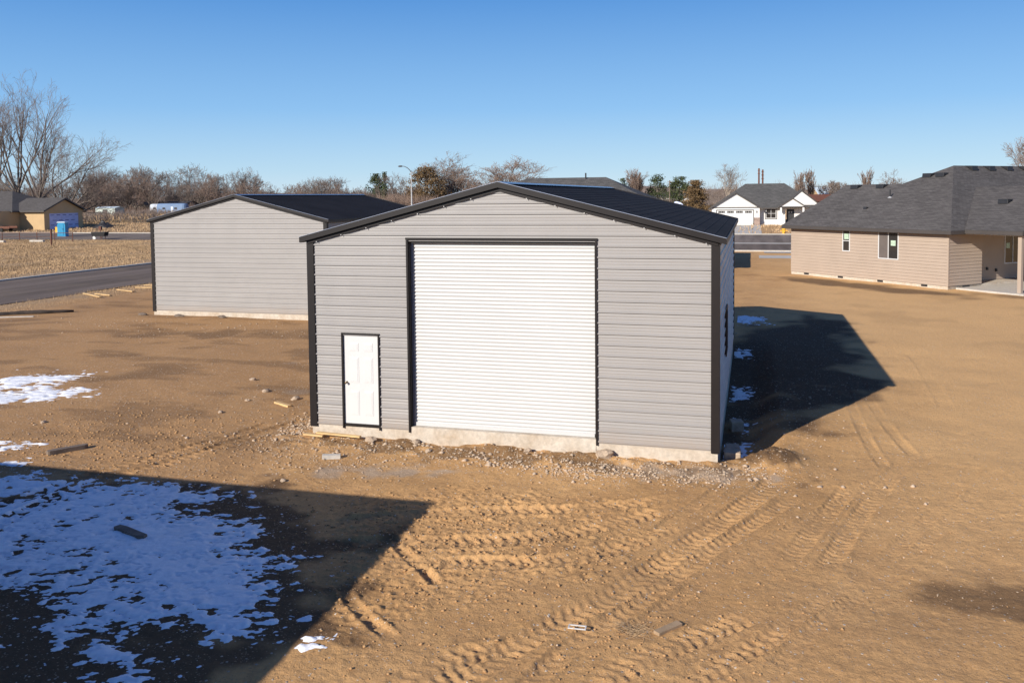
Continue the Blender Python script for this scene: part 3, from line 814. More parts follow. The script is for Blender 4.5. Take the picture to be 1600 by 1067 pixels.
# ------------------------------------------------------------------ brown house at the right
def roof_solid(t, faces, mat, eave=None, th=.05, fh=.2, fm='fascia'):
    m = MB(); roof_faces(m, faces, th); r = m.build('roof', mat, t, fixn=False)
    if eave:
        for e in eave:
            f = MB(); fascia(f, [(p[0], p[1], p[2]-.01) for p in e], fh, .03, closed=False); f.build('fascia', fm, t)
    return r
hb = thing('brown_house', 'new beige house with lap siding and charcoal shingle roof', 'house', (20.47, 35.34, 0), -47.4*PI/180)
EZ = 3.05; A = (-5.87, 8.46, 6.97); ww = 2.86
m = MB(); m.box(-11.9, -.015, .015, 14, -.7, -.12); m.box(-1.14, .0-.015, .012, 2.93, -.7, -.125)
m.build('foundation', 'concrete', hb)
lap = prof_lap
wall('wall', 'siding', hb, (-11.91, 0), (0, 0), -.1, 2.85, prof=lap, openings=[(4.44+.03, 5.02-.03, 1.53, 2.85), (7.19+.03, 8.63-.03, 1.22, 2.85)])
wall('wall', 'siding', hb, (0, 0), (0, 2.93), -.1, 3.0, prof=lap)
wall('wall', 'siding', hb, (-1.15, 2.931), (-1.15, 16), -.1, 3.0, prof=lap, openings=[(3.82, 5.4, .82, 2.72)])
wall('wall', 'siding', hb, (0, 2.93), (-1.15, 2.93), -.1, 3.0, prof=lap)
# left gable wall rises under the rake
m = MB(); m.poly([(-11.91, 0, -.1), (-11.91, 13, -.1), (-11.91, 13, 3.0), (-11.91, 5.8, 5.75), (-11.91, 0, 3.0)]); m.build('wall', 'siding', hb)
m = MB(); m.box(-1.14, .02, 2.90, 2.95, -.1, 3.0)
m = MB()
for (x, y) in ((0, 0),): m.box(x-.06, x+.028, y-.028, y+.06, -.12, 2.86)
m.build('corner_board', 'siding', hb)
xm = -7.7
main_faces = [
 [(-12.36,-.45,EZ), (.45,-.45,EZ), A, (xm,5.8,5.80), (-12.36,5.8,5.80)],
 [(.45,-.45,EZ), (.45,20,EZ), (-5.87,20,6.97), A],
 [(-12.36,5.8,5.80), (xm,5.8,5.80), (-11.0,11.0,3.5), (-12.36,11.0,3.5)],
 [A, (-5.87,20,6.97), (-12.2,20,EZ), (-12.2,12.2,EZ), (xm,5.8,5.80)],
]
roof_solid(hb, main_faces, 'shingle', [[(-12.36,-.45,EZ), (.45,-.45,EZ)], [(.45,-.45,EZ), (.45,.75,EZ)], [(-12.36,5.8,5.80), (-12.36,-.45,EZ)]], fh=.20)
# soffit
m = MB(); m.box(-12.34, .43, -.43, 0.01, EZ-.225, EZ-.205); m.box(.011, .43, .011, 1.72, EZ-.226, EZ-.206); m.build('soffit', 'fascia', hb)
# patio wing
PE = 3.08; VT = (-3.56, 7.46, 5.53)
pf = [[(.45,.75,PE+.01), (3.75,.75,PE+.01), (3.75,7.46,5.54), VT],
      [(3.75,7.46,5.54), (3.75,14.2,PE), (.45,14.2,PE), VT]]
roof_solid(hb, pf, 'shingle', [[(.45,.75,PE), (3.75,.75,PE)], [(3.75,.75,PE), (3.75,7.46,5.54)], [(3.75,7.46,5.54), (3.75,14.2,PE)]], fh=.2)
m = MB(); m.box(.45, 3.7, .79, 14.1, PE-.24, PE-.22); m.box(-1.14, .449, 2.96, 14.1, PE-.24, PE-.22); m.build('porch_ceiling', 'siding', hb)
m = MB(); m.box(3.38, 3.58, .95, 13.9, PE-.42, PE-.245); m.build('beam', 'siding', hb)
m = MB(); m.box(3.38, 3.58, .95, 1.15, -.25, PE-.421); m.build('post', 'siding', hb, bevel=.004)
m = MB(); m.box(3.38, 3.58, 11.0, 11.2, -.25, PE-.421); m.build('post', 'siding', hb)
m = MB(); m.box(.04, 3.95, .62, 14.0, -.50, -.215); m.build('patio_slab', 'pale_concrete', hb, bevel=.01)
m = MB(); m.box(-1.13, .035, 2.96, 13.4, -.50, -.217); m.build('patio_slab', 'pale_concrete', hb)
window(hb, (-11.91+4.44, 0), (1, 0), 1.50, 2.86, .60, .06, [('h', .5)], sticker=(.12, 2.28, .36, .38))
window(hb, (-11.91+7.19, 0), (1, 0), 1.19, 2.86, 1.46, .06, [('v', .5)], sticker=(.90, 2.02, .34, .32), screens=[(.06, .70)])
window(hb, (-1.15, 2.931+3.8), (0, 1), .80, 2.74, 1.62, .06, [('v', .5)], sticker=(.18, 1.75, .34, .32))
window(hb, (-1.15, 2.931+6.2), (0, 1), .80, 2.74, 1.62, .06, [('v', .5)])
for u in (-10.52, -7.64, -4.58, -1.52):
    m = MB(); m.box(u-.2, u+.2, -.012, .02, -.235, -.125)
    m.build('foundation_vent', 'black', hb)
m = MB(); m.box(.0, .03, 1.25, 1.85, -.30, -.14); m.build('foundation_vent', 'black', hb)
for v, z in ((5.06, .5), (5.92, .38)):
    m = MB(); m.box(-1.13, -1.06, v-.07, v+.07, z, z+.17); m.box(-1.06, -1.03, v-.02, v+.05, z+.02, z+.08); m.build('outlet_box', 'black', hb, bevel=.01)
def slot_vent(u, v, z, facing):
    m = MB()
    if facing == 'f':
        m.prism([(u-.3, v-.3, z-.10), (u-.3, v+.25, z+.16), (u-.3, v-.26, z+.17)], (.6, 0, 0))
    else:
        m.prism([(u+.3, v-.3, z-.14), (u-.25, v-.3, z+.20), (u+.26, v-.3, z+.18)], (0, .6, 0))
    m.build('roof_vent', 'black', hb, bevel=.01)
for u, v in ((-11.1, 5.35), (-8.97, 5.38), (-6.56, 6.94), (-5.6, 6.96)): slot_vent(u, v, 3.05+.44*(v+.45), 'f')
for v in (9.8, 11.65, 13.55, 15.43): slot_vent(-5.55, v, 3.05+.62*6.0, 'r')
slot_vent(.13, 4.84, PE+.365*(4.84-.75)+.03, 'f')
m = MB(); m.tube([(-7.0, 3.75, 4.85), (-7.0, 3.75, 5.42)], .045, 8); m.build('vent_pipe', 'black', hb)
m = MB(); m.tube([(-7.0, 3.75, 4.86), (-7.0, 3.75, 4.96)], [.17, .06], 10); m.build('pipe_flashing', 'galv', hb)
m = MB(); m.prism([(-7.66, 2.02, 4.14), (-7.66, 2.28, 4.26), (-7.66, 2.06, 4.30)], (.25, 0, 0)); m.build('roof_vent', 'black', hb)

# ------------------------------------------------------------------ simple house pieces
def hip_roof(x0, x1, y0, y1, ez, rz, gable_l=False, gable_r=False, along='x'):
    if along == 'x':
        ym = (y0+y1)/2; r = (y1-y0)/2
        a = x0 if gable_l else x0+r; b = x1 if gable_r else x1-r
        A_, B_ = (a, ym, rz), (b, ym, rz)
        F = [[(x0,y0,ez),(x1,y0,ez),B_,A_], [(x1,y1,ez),(x0,y1,ez),A_,B_]]
        if not gable_l: F.append([(x0,y1,ez),(x0,y0,ez),A_])
        if not gable_r: F.append([(x1,y0,ez),(x1,y1,ez),B_])
        return F
    xm = (x0+x1)/2; r = (x1-x0)/2
    a = y0 if gable_l else y0+r; b = y1 if gable_r else y1-r
    A_, B_ = (xm, a, rz), (xm, b, rz)
    F = [[(x0,y1,ez),(x0,y0,ez),A_,B_], [(x1,y0,ez),(x1,y1,ez),B_,A_]]
    if not gable_l: F.append([(x0,y0,ez),(x1,y0,ez),A_])
    if not gable_r: F.append([(x1,y1,ez),(x0,y1,ez),B_])
    return F

# white house across the street (z base .65)
hw_ = thing('white_house', 'white single-storey house with grey roof and garage across the street', 'house', (0, 112.8, .65))
m = MB(); m.box(4.1, 19.0, .02, 13, -.6, .02); m.build('foundation', 'concrete', hw_)
wall('wall', 'siding_white', hw_, (4.05, 0), (10.9, 0), 0, 2.55, prof=prof_flat, R=4.62, openings=[(.72, 5.94, 0, 2.2)])
wall('wall', 'siding_white', hw_, (10.9, 0), (10.9, 1.2), 0, 2.6, prof=prof_flat)
wall('wall', 'siding_white', hw_, (10.9, 1.2), (19.0, 1.2), 0, 2.62, prof=prof_flat, openings=[(.9, 2.35, .95, 2.38), (3.6, 4.85, .0, 2.3)])
wall('wall', 'siding_white', hw_, (19.0, 1.2), (19.0, 13), 0, 2.9, prof=prof_flat)
wall('wall', 'siding_white', hw_, (4.05, 13), (4.05, 0), 0, 2.5, prof=prof_flat)
gd = MB(); gd.box(4.75, 10.0, .06, .10, 0, 2.2)
for k in range(1, 4): gd.box(4.78, 9.97, .052, .059, .55*k-.006, .55*k+.006)
gdo = gd.build('garage_door', 'siding_white', hw_)
for k in range(4):
    x = 5.0+k*1.28
    for j in range(4):
        g = MB(); g.box(x+j*.24, x+j*.24+.2, .04, .058, 1.78, 2.08); g.build('window', 'glass', gdo)
m = MB()
m.box(4.68, 4.76, -.03, .05, 0, 2.28); m.box(9.99, 10.09, -.03, .05, 0, 2.28); m.box(4.76, 9.99, -.03, .05, 2.2, 2.29)
m.box(3.9, 11.1, -.06, -.002, 2.52, 2.66); m.build('trim_board', 'fascia', hw_)
m = MB(); m.box(10.1, 10.93, -.10, -.001, 0, 1.1); m.box(10.86, 10.96, .0, 1.19, 0, 1.1); m.build('stone_wainscot', 'stone', hw_)
m = MB(); m.box(10.42, 10.54, -.09, -.002, 1.8, 2.1); m.build('wall_lamp', 'black', hw_)
window(hw_, (11.75, 1.2), (1, 0), .93, 2.42, 1.5, .09, [('v', .5), ('h', .5)], out=.04, frame='white')
m = MB()
m.box(11.66, 11.75, 1.13, 1.195, .85, 2.5); m.box(13.25, 13.34, 1.13, 1.195, .85, 2.5); m.box(11.75, 13.25, 1.13, 1.195, 2.42, 2.5); m.box(11.75, 13.25, 1.13, 1.195, .85, .93)
m.build('window_trim', 'fascia', hw_)
m = MB(); m.box(14.7, 15.75, 1.24, 1.3, 0, 2.3); dd = m.build('front_door', 'black', hw_)
for x in (14.95, 15.3):
    m = MB(); m.box(x, x+.16, 1.22, 1.238, 1.75, 1.95); m.build('door_light', 'white', dd)
m = MB(); m.box(13.72, 13.98, -.6, -.34, 0, 2.55); m.build('post', 'siding_white', hw_)
m = MB(); m.box(16.8, 17.06, -.6, -.34, 0, 2.55); m.build('post', 'siding_white', hw_)
m = MB(); m.poly([(13.55,-.5,2.72),(17.2,-.5,2.72),(15.42,-.5,3.85)]); m.poly([(14.3,1.18,2.9),(19.2,1.18,2.9),(16.7,1.18,4.9)]); m.build('gable', 'siding_white', hw_, fixn=False)
m = MB(); m.box(13.5, 17.25, -.56, -.40, 2.56, 2.71); m.box(17.3, 19.2, 1.12, 1.17, 2.75, 2.9); m.build('beam', 'fascia', hw_)
rf = [
 [(3.55,-.35,2.42),(7.47,-.35,4.85),(7.47,7,4.85),(3.55,7,2.42)],
 [(7.47,-.35,4.85),(11.35,-.35,2.42),(11.35,7,2.42),(7.47,7,4.85)],
 [(3.6,.9,2.5),(19.6,.7,2.55),(14.6,7.5,6.15),(8.8,7.5,6.15)],
 [(19.6,.7,2.55),(19.6,14,2.55),(14.6,7.5,6.15)],
 [(19.6,14,2.55),(3.6,14,2.55),(8.8,7.5,6.15),(14.6,7.5,6.15)],
 [(3.6,14,2.5),(3.6,.9,2.5),(8.8,7.5,6.15)],
 [(13.3,-.65,2.6),(15.42,-.65,4.0),(15.42,4,4.0),(13.3,3,2.6)],
 [(15.42,-.65,4.0),(17.5,-.65,2.6),(17.5,3,2.6),(15.42,4,4.0)],
 [(14.1,1.0,2.85),(16.75,1.0,5.15),(16.75,6,5.15),(14.1,3,2.85)],
 [(16.75,1.0,5.15),(19.5,1.0,2.8),(19.5,6,2.8),(16.75,6,5.15)],
]
roof_solid(hw_, rf, 'shingle2', [[(3.55,-.35,2.42),(7.47,-.35,4.85)],[(7.47,-.35,4.85),(11.35,-.35,2.42)],[(11.2,.7,2.55),(13.4,.7,2.55)],[(13.3,-.65,2.6),(15.42,-.65,4.0)],[(15.42,-.65,4.0),(17.5,-.65,2.6)],[(14.1,1.0,2.85),(16.75,1.0,5.15)],[(16.75,1.0,5.15),(19.5,1.0,2.8)]], fh=.18, th=.06)

# grey-roofed house behind the near shop
hg = thing('grey_house', 'house behind the near shop, only its grey shingle roof showing', 'house', (0, 0, -.3))
roof_solid(hg, hip_roof(-16.5, 6.7, 43, 59.6, 3.1, 7.0), 'shingle2', [[(-16.5,43,3.1),(6.7,43,3.1)],[(6.7,43,3.1),(6.7,59.6,3.1)],[(6.7,59.6,3.1),(-16.5,59.6,3.1)]])
for a, b in (((-16, 43.5), (6.2, 43.5)), ((6.2, 43.5), (6.2, 59.1)), ((6.2, 59.1), (-16, 59.1)), ((-16, 59.1), (-16, 43.5))):
    wall('wall', 'siding', hg, a, b, -.3, 3.0, prof=prof_lap)
m = MB(); m.tube([(-3.2, 51.0, 6.9), (-3.2, 51.0, 7.35)], .06, 8); m.build('vent_pipe', 'black', hg)

# tan house far left
ht = thing('tan_house', 'unfinished tan house with blue-wrapped garage opening, far left', 'house', (0, 0, .34))
m = MB(); m.box(-110, -104.42, 99.3, 107.8, -.6, .02); m.build('foundation', 'concrete', ht)
wall('wall', 'siding_tan', ht, (-112, 99.25), (-104.4, 99.25), 0, 3.3, prof=prof_flat)
wall('wall', 'siding_tan', ht, (-104.4, 99.25), (-104.4, 107.86), 0, 3.3, prof=prof_flat, R=5.2, openings=[(1.13, 7.54, 0, 2.78)])
wall('wall', 'siding_tan', ht, (-104.4, 107.86), (-112, 107.86), 0, 3.3, prof=prof_flat)
wall('wall', 'siding_tan', ht, (-109.4, 94), (-109.4, 99.24), 0, 3.3, prof=prof_flat)
wall('wall', 'siding_tan', ht, (-130, 97.9), (-109.4, 97.9), 0, 3.3, prof=prof_flat, openings=[(17.2, 19.3, 1.2, 2.8)])
wp = MB(); wp.box(-104.46, -104.42, 100.3, 106.9, .0, 2.85); wo = wp.build('house_wrap', 'wrap', ht)
for r_i, z in enumerate((2.45, 1.55, .75)):
    for k in range(5):
        y = 100.6+k*1.35+(.5 if r_i == 1 else 0)
        if y > 106: continue
        m = MB(); m.box(-104.418, -104.41, y, y+.8, z, z+.1); m.build('print_band', 'wrapink', wo)
window(ht, (-130+17.15, 97.9), (1, 0), 1.15, 2.85, 2.2, .1, [('v', .5)], screens=[(1.15, 2.1)])
roof_solid(ht, hip_roof(-112, -103.9, 98.7, 108.4, 3.3, 5.45, gable_l=True, gable_r=True), 'shingle', [[(-111,98.7,3.3),(-103.9,98.7,3.3)],[(-103.9,98.7,3.3),(-103.9,103.55,5.45)],[(-103.9,103.55,5.45),(-103.9,108.4,3.3)]], fh=.25)
roof_solid(ht, hip_roof(-130, -109.0, 97.3, 112.7, 3.3, 6.7), 'shingle', [[(-130,97.3,3.3),(-109,97.3,3.3)],[(-109,97.3,3.3),(-109,98.7,3.3)]], fh=.25)

# house beside the camera (outside the frame, its shadow falls into the picture)
hc = thing('neighbour_house', 'house beside the camera casting the large shadow over the snow', 'house', (0, 0, -.35))
ex, ey, ezz = 0.83, -10.32, 3.70
roof_solid(hc, hip_roof(-14, ex, ey-13, ey, ezz, ezz+2.3), 'shingle', [[(-14,ey,ezz),(ex,ey,ezz)],[(ex,ey,ezz),(ex,ey-13,ezz)]])
for a, b in (((-13.5, ey-12.5), (ex-.5, ey-12.5)), ((ex-.5, ey-12.5), (ex-.5, ey-.5)), ((ex-.5, ey-.5), (-13.5, ey-.5)), ((-13.5, ey-.5), (-13.5, ey-12.5))):
    wall('wall', 'siding', hc, a, b, -.3, ezz-.1, prof=prof_lap)
window(hc, (ex-.5, ey-7), (0, 1), 1.2, 2.6, 1.5, .07, [('v', .5)])
window(hc, (-3, ey-.5), (-1, 0), 1.2, 2.6, 1.5, .07, [('v', .5)])

# ------------------------------------------------------------------ trees
def seg_mesh(name, P0, P1, R0, R1, mats, midx=None, ns=3):
    P0 = np.array(P0, float); P1 = np.array(P1, float); R0 = np.array(R0); R1 = np.array(R1); n = len(P0)
    d = P1-P0; d /= np.linalg.norm(d, axis=1, keepdims=True)+1e-9
    ref = np.where(np.abs(d[:, 2:3]) < .9, np.array([[0, 0, 1.]]), np.array([[1., 0, 0]]))
    a = np.cross(d, ref); a /= np.linalg.norm(a, axis=1, keepdims=True); b = np.cross(d, a)
    V = []
    for k in range(ns):
        t = 2*PI*k/ns; o = a*math.cos(t)+b*math.sin(t); V += [P0+o*R0[:, None], P1+o*R1[:, None]]
    V = np.stack(V, 1).reshape(-1, 3)
    F = []
    base = np.arange(n)*2*ns
    for k in range(ns):
        j = (k+1) % ns; F.append(np.stack([base+2*k, base+2*k+1, base+2*j+1, base+2*j], 1))
    F = np.concatenate(F)
    me = bpy.data.meshes.new(name)
    me.vertices.add(len(V)); me.vertices.foreach_set('co', V.astype(np.float32).ravel())
    me.loops.add(len(F)*4); me.loops.foreach_set('vertex_index', F.astype(np.int32).ravel())
    me.polygons.add(len(F)); me.polygons.foreach_set('loop_start', np.arange(0, len(F)*4, 4, dtype=np.int32))
    me.polygons.foreach_set('loop_total', np.full(len(F), 4, dtype=np.int32)); me.update(calc_edges=True)
    for m_ in mats: me.materials.append(MAT[m_])
    return me

def bare_tree_segs(rng, H, trunk_frac=.25, lean=(0, 0), nlimb=6, spread=.6, levels=4, up=.35, twig=.012, r0=.35, kids=(5, 5, 4), droop=0, shrink=.55, limb_len=.7, ang=(.35, .85)):
    """returns (trunk segments, twig segments)"""
    big = []; small = []
    def grow(p, d, L, r, lev):
        n = 5 if lev < 2 else 3; pts = [p]; dd = d.copy()
        for k in range(n):
            dd = dd + rng.normal(0, .10+.05*lev, 3); dd[2] += (up*.22 if lev < 3 else up*.10)-droop*lev*.04; dd /= np.linalg.norm(dd)
            pts.append(pts[-1]+dd*L/n)
        for k in range(n):
            ra = r*(1-.75*k/n); rb = r*(1-.75*(k+1)/n)
            (big if lev < 2 else small).append((pts[k], pts[k+1], max(ra, twig), max(rb, twig*.8)))
        if lev >= levels: return
        nk = kids[min(lev, len(kids)-1)]
        for c in range(nk):
            t = rng.uniform(.25, 1) if lev > 0 else rng.uniform(.3, 1)
            k = min(int(t*n), n-1); q = pts[k]+(pts[k+1]-pts[k])*(t*n-k)
            ax = rng.normal(0, 1, 3); ax -= ax@dd*dd; ax /= np.linalg.norm(ax)+1e-9
            an = rng.uniform(*ang)*(.8+.4*spread)
            e = (pts[k+1]-pts[k])/np.linalg.norm(pts[k+1]-pts[k])
            nd = e*math.cos(an)+ax*math.sin(an); nd[2] = nd[2]*.8+.12; nd /= np.linalg.norm(nd)
            grow(q, nd, L*rng.uniform(shrink*.75, shrink*1.2)*(1.15-.4*t), r*(1-.75*t)*.62+.001, lev+1)
    th = H*trunk_frac; p = np.zeros(3); tr = []
    for k in range(3):
        q = p+np.array([rng.normal(0, .03)*th+lean[0]*th/3, rng.normal(0, .03)*th+lean[1]*th/3, th/3]); tr.append((p, q, r0*(1-.1*k), r0*(1-.1*(k+1)))); p = q
    for k in range(nlimb):
        az = 2*PI*(k+rng.uniform(-.3, .3))/nlimb; inc = spread*rng.uniform(.35, 1.15)*(0.25 if k == 0 else 1)
        d = np.array([math.cos(az)*math.sin(inc)+lean[0], math.sin(az)*math.sin(inc)+lean[1], math.cos(inc)]); d /= np.linalg.norm(d)
        st = tr[rng.integers(1, 3)] if k > 2 else tr[-1]; t = rng.uniform(.2, 1) if k > 2 else 1
        grow(st[0]+(st[1]-st[0])*t, d, H*limb_len*rng.uniform(.85, 1.05)*(1-.22*inc), r0*.55, 0)
    return tr+big, small

def make_bare(name, label, cat, loc, seed, H, twmat='twig', barkmat='bark', group=None, fix=True, **kw):
    rng = np.random.default_rng(seed)
    B, Sm = bare_tree_segs(rng, H, **kw)
    zmax = max(max(s[0][2], s[1][2]) for s in Sm+B); k = H/zmax if fix else 1
    t = thing(name, label, cat, loc, 0, group)
    for nm, L, mt, ns in (('trunk', B, barkmat, 5), ('crown', Sm, twmat, 3)):
        if not L: continue
        me = seg_mesh(nm, np.array([s[0] for s in L])*k, np.array([s[1] for s in L])*k, [s[2] for s in L], [s[3] for s in L], [mt], ns=ns)
        o = bpy.data.objects.new(nm, me); COL.objects.link(o); o.parent = t
    return t

def leaf_mesh(name, C, size, mat, rng, flat=.35):
    n = len(C); a = rng.normal(0, 1, (n, 3)); a /= np.linalg.norm(a, axis=1, keepdims=True); b = rng.normal(0, 1, (n, 3)); b -= (a*b).sum(1, keepdims=True)*a; b /= np.linalg.norm(b, axis=1, keepdims=True)
    s = size*rng.uniform(.6, 1.3, (n, 1))
    V = np.stack([C-a*s, C+b*s*flat, C+a*s, C-b*s*flat], 1).reshape(-1, 3); F = np.arange(n*4).reshape(n, 4)
    me = bpy.data.meshes.new(name); me.vertices.add(len(V)); me.vertices.foreach_set('co', V.astype(np.float32).ravel())
    me.loops.add(n*4); me.loops.foreach_set('vertex_index', F.astype(np.int32).ravel()); me.polygons.add(n)
    me.polygons.foreach_set('loop_start', np.arange(0, n*4, 4, dtype=np.int32)); me.polygons.foreach_set('loop_total', np.full(n, 4, dtype=np.int32)); me.update(calc_edges=True)
    me.materials.append(MAT[mat]); return me
def make_evergreen(name, label, cat, loc, seed, H, W, mat='needle', shape='cone', n=5000, size=.28, group=None):
    rng = np.random.default_rng(seed); t = thing(name, label, cat, loc, 0, group)
    m = MB(); m.tube([(0, 0, 0), (.1, 0, H*.5), (0, .05, H*.9)], [W*.05+.08, W*.035+.04, .02], 6); m.build('trunk', 'bark', t)
    nc = 90; zc = rng.uniform(.06, 1, nc)
    if shape == 'cone': rad = (1-zc)**.8
    else: rad = np.sin(np.clip(zc*.92+.06, 0, 1)*PI)**.6
    az = rng.uniform(0, 2*PI, nc); rr = W/2*rad*rng.uniform(.45, 1.02, nc)
    cc = np.stack([np.cos(az)*rr, np.sin(az)*rr, zc*H], 1)
    pick = rng.integers(0, nc, n); sp = np.array([.16*W, .16*W, .055*H])
    C = cc[pick]+rng.normal(0, .6, (n, 3))*sp; C[:, 2] = np.clip(C[:, 2], .1, H*1.02)
    o = bpy.data.objects.new('foliage', leaf_mesh('foliage', C, size, mat, rng)); COL.objects.link(o); o.parent = t
    return t

# tall cottonwoods behind the tan house
HT = 'tall bare trees behind the tan house'
def px_loc(x, y): return (x, y, Tf(x, y))
hero = [
 (-128.8, 118, 27.5, 11, dict(nlimb=6, spread=.42, up=.35, trunk_frac=.30, r0=.40, kids=(6, 5, 4), limb_len=.78, ang=(.2, .5)), 'tallest bare tree, upright narrow crown above the tan house roof'),
 (-123.0, 117, 25.5, 12, dict(nlimb=7, spread=.68, up=.30, trunk_frac=.24, r0=.42, kids=(6, 6, 4), limb_len=.86, ang=(.25, .55)), 'bare tree with broad forked crown above the garage of the tan house'),
 (-116.8, 116, 16.0, 13, dict(nlimb=9, spread=1.15, up=.12, trunk_frac=.12, r0=.34, kids=(9, 7, 5), lean=(.42, 0), limb_len=1.1, ang=(.25, .6)), 'bare tree whose long limbs lean out to the right of the garage'),
 (-134.5, 119, 24.0, 14, dict(nlimb=5, spread=.5, up=.35, trunk_frac=.30, r0=.36, kids=(6, 5, 4), limb_len=.75, ang=(.25, .55)), 'bare tree at the left edge of the picture behind the tan house'),
 (-126.0, 121, 20.5, 15, dict(nlimb=4, spread=.35, up=.4, trunk_frac=.38, r0=.28, kids=(5, 5, 4), limb_len=.62, ang=(.2, .5)), 'slimmer bare tree standing between the two tallest ones'),
]
for x, y, H, sd, kw, lb in hero:
    H = H*(1.13 if sd != 13 else 1.08)
    make_bare('bare_tree', lb, 'tree', px_loc(x, y), sd, H, twig=.017, levels=3, group=HT, **kw)

# round crowned willows beyond the near shop's left slope
rt1 = make_bare('bare_tree', 'large round-crowned bare tree above the left slope of the near shop roof', 'tree', px_loc(-68.5, 200), 31, 15.2, twmat='twigred', twig=.022, levels=3, nlimb=13, spread=1.2, up=.22, trunk_frac=.14, r0=.35, kids=(9, 8, 6), limb_len=.95)
rt2 = make_bare('bare_tree', 'dome-shaped bare tree just left of the near shop ridge', 'tree', px_loc(-54.8, 200), 32, 14.3, twmat='twigred', twig=.022, levels=3, nlimb=12, spread=1.3, up=.2, trunk_frac=.14, r0=.35, kids=(9, 8, 6), limb_len=.95)
rt1.scale = (1.8, 1.3, 1.08); rt2.scale = (1.9, 1.3, 1.06)
make_evergreen('juniper_bush', 'broad olive-brown evergreen in front of the round bare tree', 'shrub', px_loc(-70.5, 188), 5, 11.5, 9.5, 'needlebrown', 'round', 6000, .30)
make_evergreen('pine_tree', 'dark round-topped pine rising above the brush by the lamp post', 'tree', px_loc(-91.5, 203), 6, 10.4, 5.0, 'needle', 'round', 2600, .3)
make_evergreen('spruce_tree', 'small pointed spruce left of the lamp post', 'tree', px_loc(-88.0, 201), 7, 10.8, 3.2, 'needle', 'cone', 1800, .26)

# far row of bare trees, six shapes copied along the row
rowdef = [('twig', 9), ('twigred', 10), ('twig', 11), ('twigred', 9.5), ('twig', 12), ('twigred', 8.5)]
protos = []
ROWG = 'bare trees in the far row'
SKYB = 'x'
for k, (tm, H) in enumerate(rowdef):
    protos.append(make_bare('bare_tree', SKYB, 'tree', (0, 0, -400), 100+k, H, twmat=tm, barkmat='bark', twig=.026, levels=3, nlimb=7, spread=.8, up=.35, trunk_frac=.16, r0=.2, kids=(6, 5, 4), limb_len=.78, group=ROWG))
rr = np.random.default_rng(77)
cnt = 0
ORD = ['first', 'second', 'third', 'fourth', 'fifth', 'sixth', 'seventh', 'eighth', 'ninth', 'tenth', 'eleventh', 'twelfth', 'thirteenth', 'fourteenth', 'fifteenth', 'sixteenth', 'seventeenth', 'eighteenth', 'nineteenth', 'twentieth', 'next']
def place_row(x0, x1, y0, y1, n, s0, s1, label):
    seen = {'twig': 0, 'twigred': 0}
    for k in range(n):
        x = x0+(x1-x0)*(k+rr.uniform(.1, .9))/n; f = (x-x0)/(x1-x0); y = y0+(y1-y0)*f+rr.uniform(-9, 9)
        s = rr.uniform(s0, s1); i = int(rr.integers(0, 6)); loc = (x, y, Tf(x, y)-.1); rz = rr.uniform(0, 6.28)
        tn = rowdef[i][0]; o_ = ORD[min(seen[tn], 20)]; seen[tn] += 1
        copy_tree(protos[i], loc, rz, s, o_+(' reddish' if tn == 'twigred' else ' greyish')+' tree from left '+label)
place_row(-222, -175, 195, 200, 19, 1.0, 1.25, 'in the far row behind the tan house')
place_row(-175, -140, 198, 203, 15, 1.0, 1.25, 'in the far row behind the camper trailers')
place_row(-140, -100, 202, 207, 14, .72, .95, 'in the far row over the left shop roof')
place_row(-215, -150, 228, 236, 24, 1.1, 1.4, 'in the second row at far left')
place_row(-150, -95, 236, 245, 20, .72, .95, 'in the second row beyond the left shop ridge')
place_row(-104, -74, 190, 200, 13, .75, .98, 'in the brush around the street lamp')
place_row(-60, 10, 285, 300, 16, .5, .75, 'in the most distant low row')
for pz in protos:
    for ch in [c for c in bpy.data.objects if c.parent == pz]: bpy.data.objects.remove(ch)
    bpy.data.objects.remove(pz)

# right-hand trees
make_bare('bare_tree', 'pale bare tree rising behind the junipers near the white house', 'tree', px_loc(4.9, 190), 41, 11.6, twig=.016, levels=3, nlimb=6, spread=.55, up=.4, trunk_frac=.25, r0=.22, barkmat='barkpale', kids=(6, 5, 4))
make_bare('bare_tree', 'bushy bare tree beside the dark pine behind the grey roof', 'tree', px_loc(-17.0, 192), 42, 11.0, twmat='twigred', twig=.024, levels=3, nlimb=8, spread=.4, up=.5, trunk_frac=.12, r0=.22, kids=(8, 7, 5), ang=(.2, .5))
make_evergreen('pine_tree', 'dark pine half hidden by the bushy bare tree', 'tree', px_loc(-12.8, 196), 43, 8.9, 5.2, 'needle', 'round', 2200, .28)
make_evergreen('pine_tree', 'small layered pine at the end of the grey roof', 'tree', px_loc(-20.6, 190), 44, 8.0, 3.8, 'needle', 'round', 900, .26)
make_evergreen('juniper_tree', 'rounded green juniper right of the wooden utility pole', 'tree', px_loc(-7.0, 190), 45, 8.2, 5.6, 'needle', 'round', 3600, .26)
make_evergreen('juniper_tree', 'bronze juniper beside the green one, left of the white house', 'tree', px_loc(-2.3, 178), 46, 7.2, 6.6, 'needlebrown', 'cone', 4200, .27)
for x, y, H, sd, lb in ((20.4, 195, 9.6, 51, 'broad poplar clump behind the right end of the white house'), (23.6, 200, 10.6, 52, 'slender poplar right of the poplar clump'), (35.6, 200, 10.3, 53, 'narrow poplar above the left end of the beige house roof')):
    make_bare('poplar_tree', lb, 'tree', px_loc(x, y), sd, H, twmat='twigred', twig=.022, levels=3, nlimb=9, spread=.10, up=.9, trunk_frac=.1, r0=.16, kids=(9, 6, 4), limb_len=.8, ang=(.06, .28), shrink=.4)
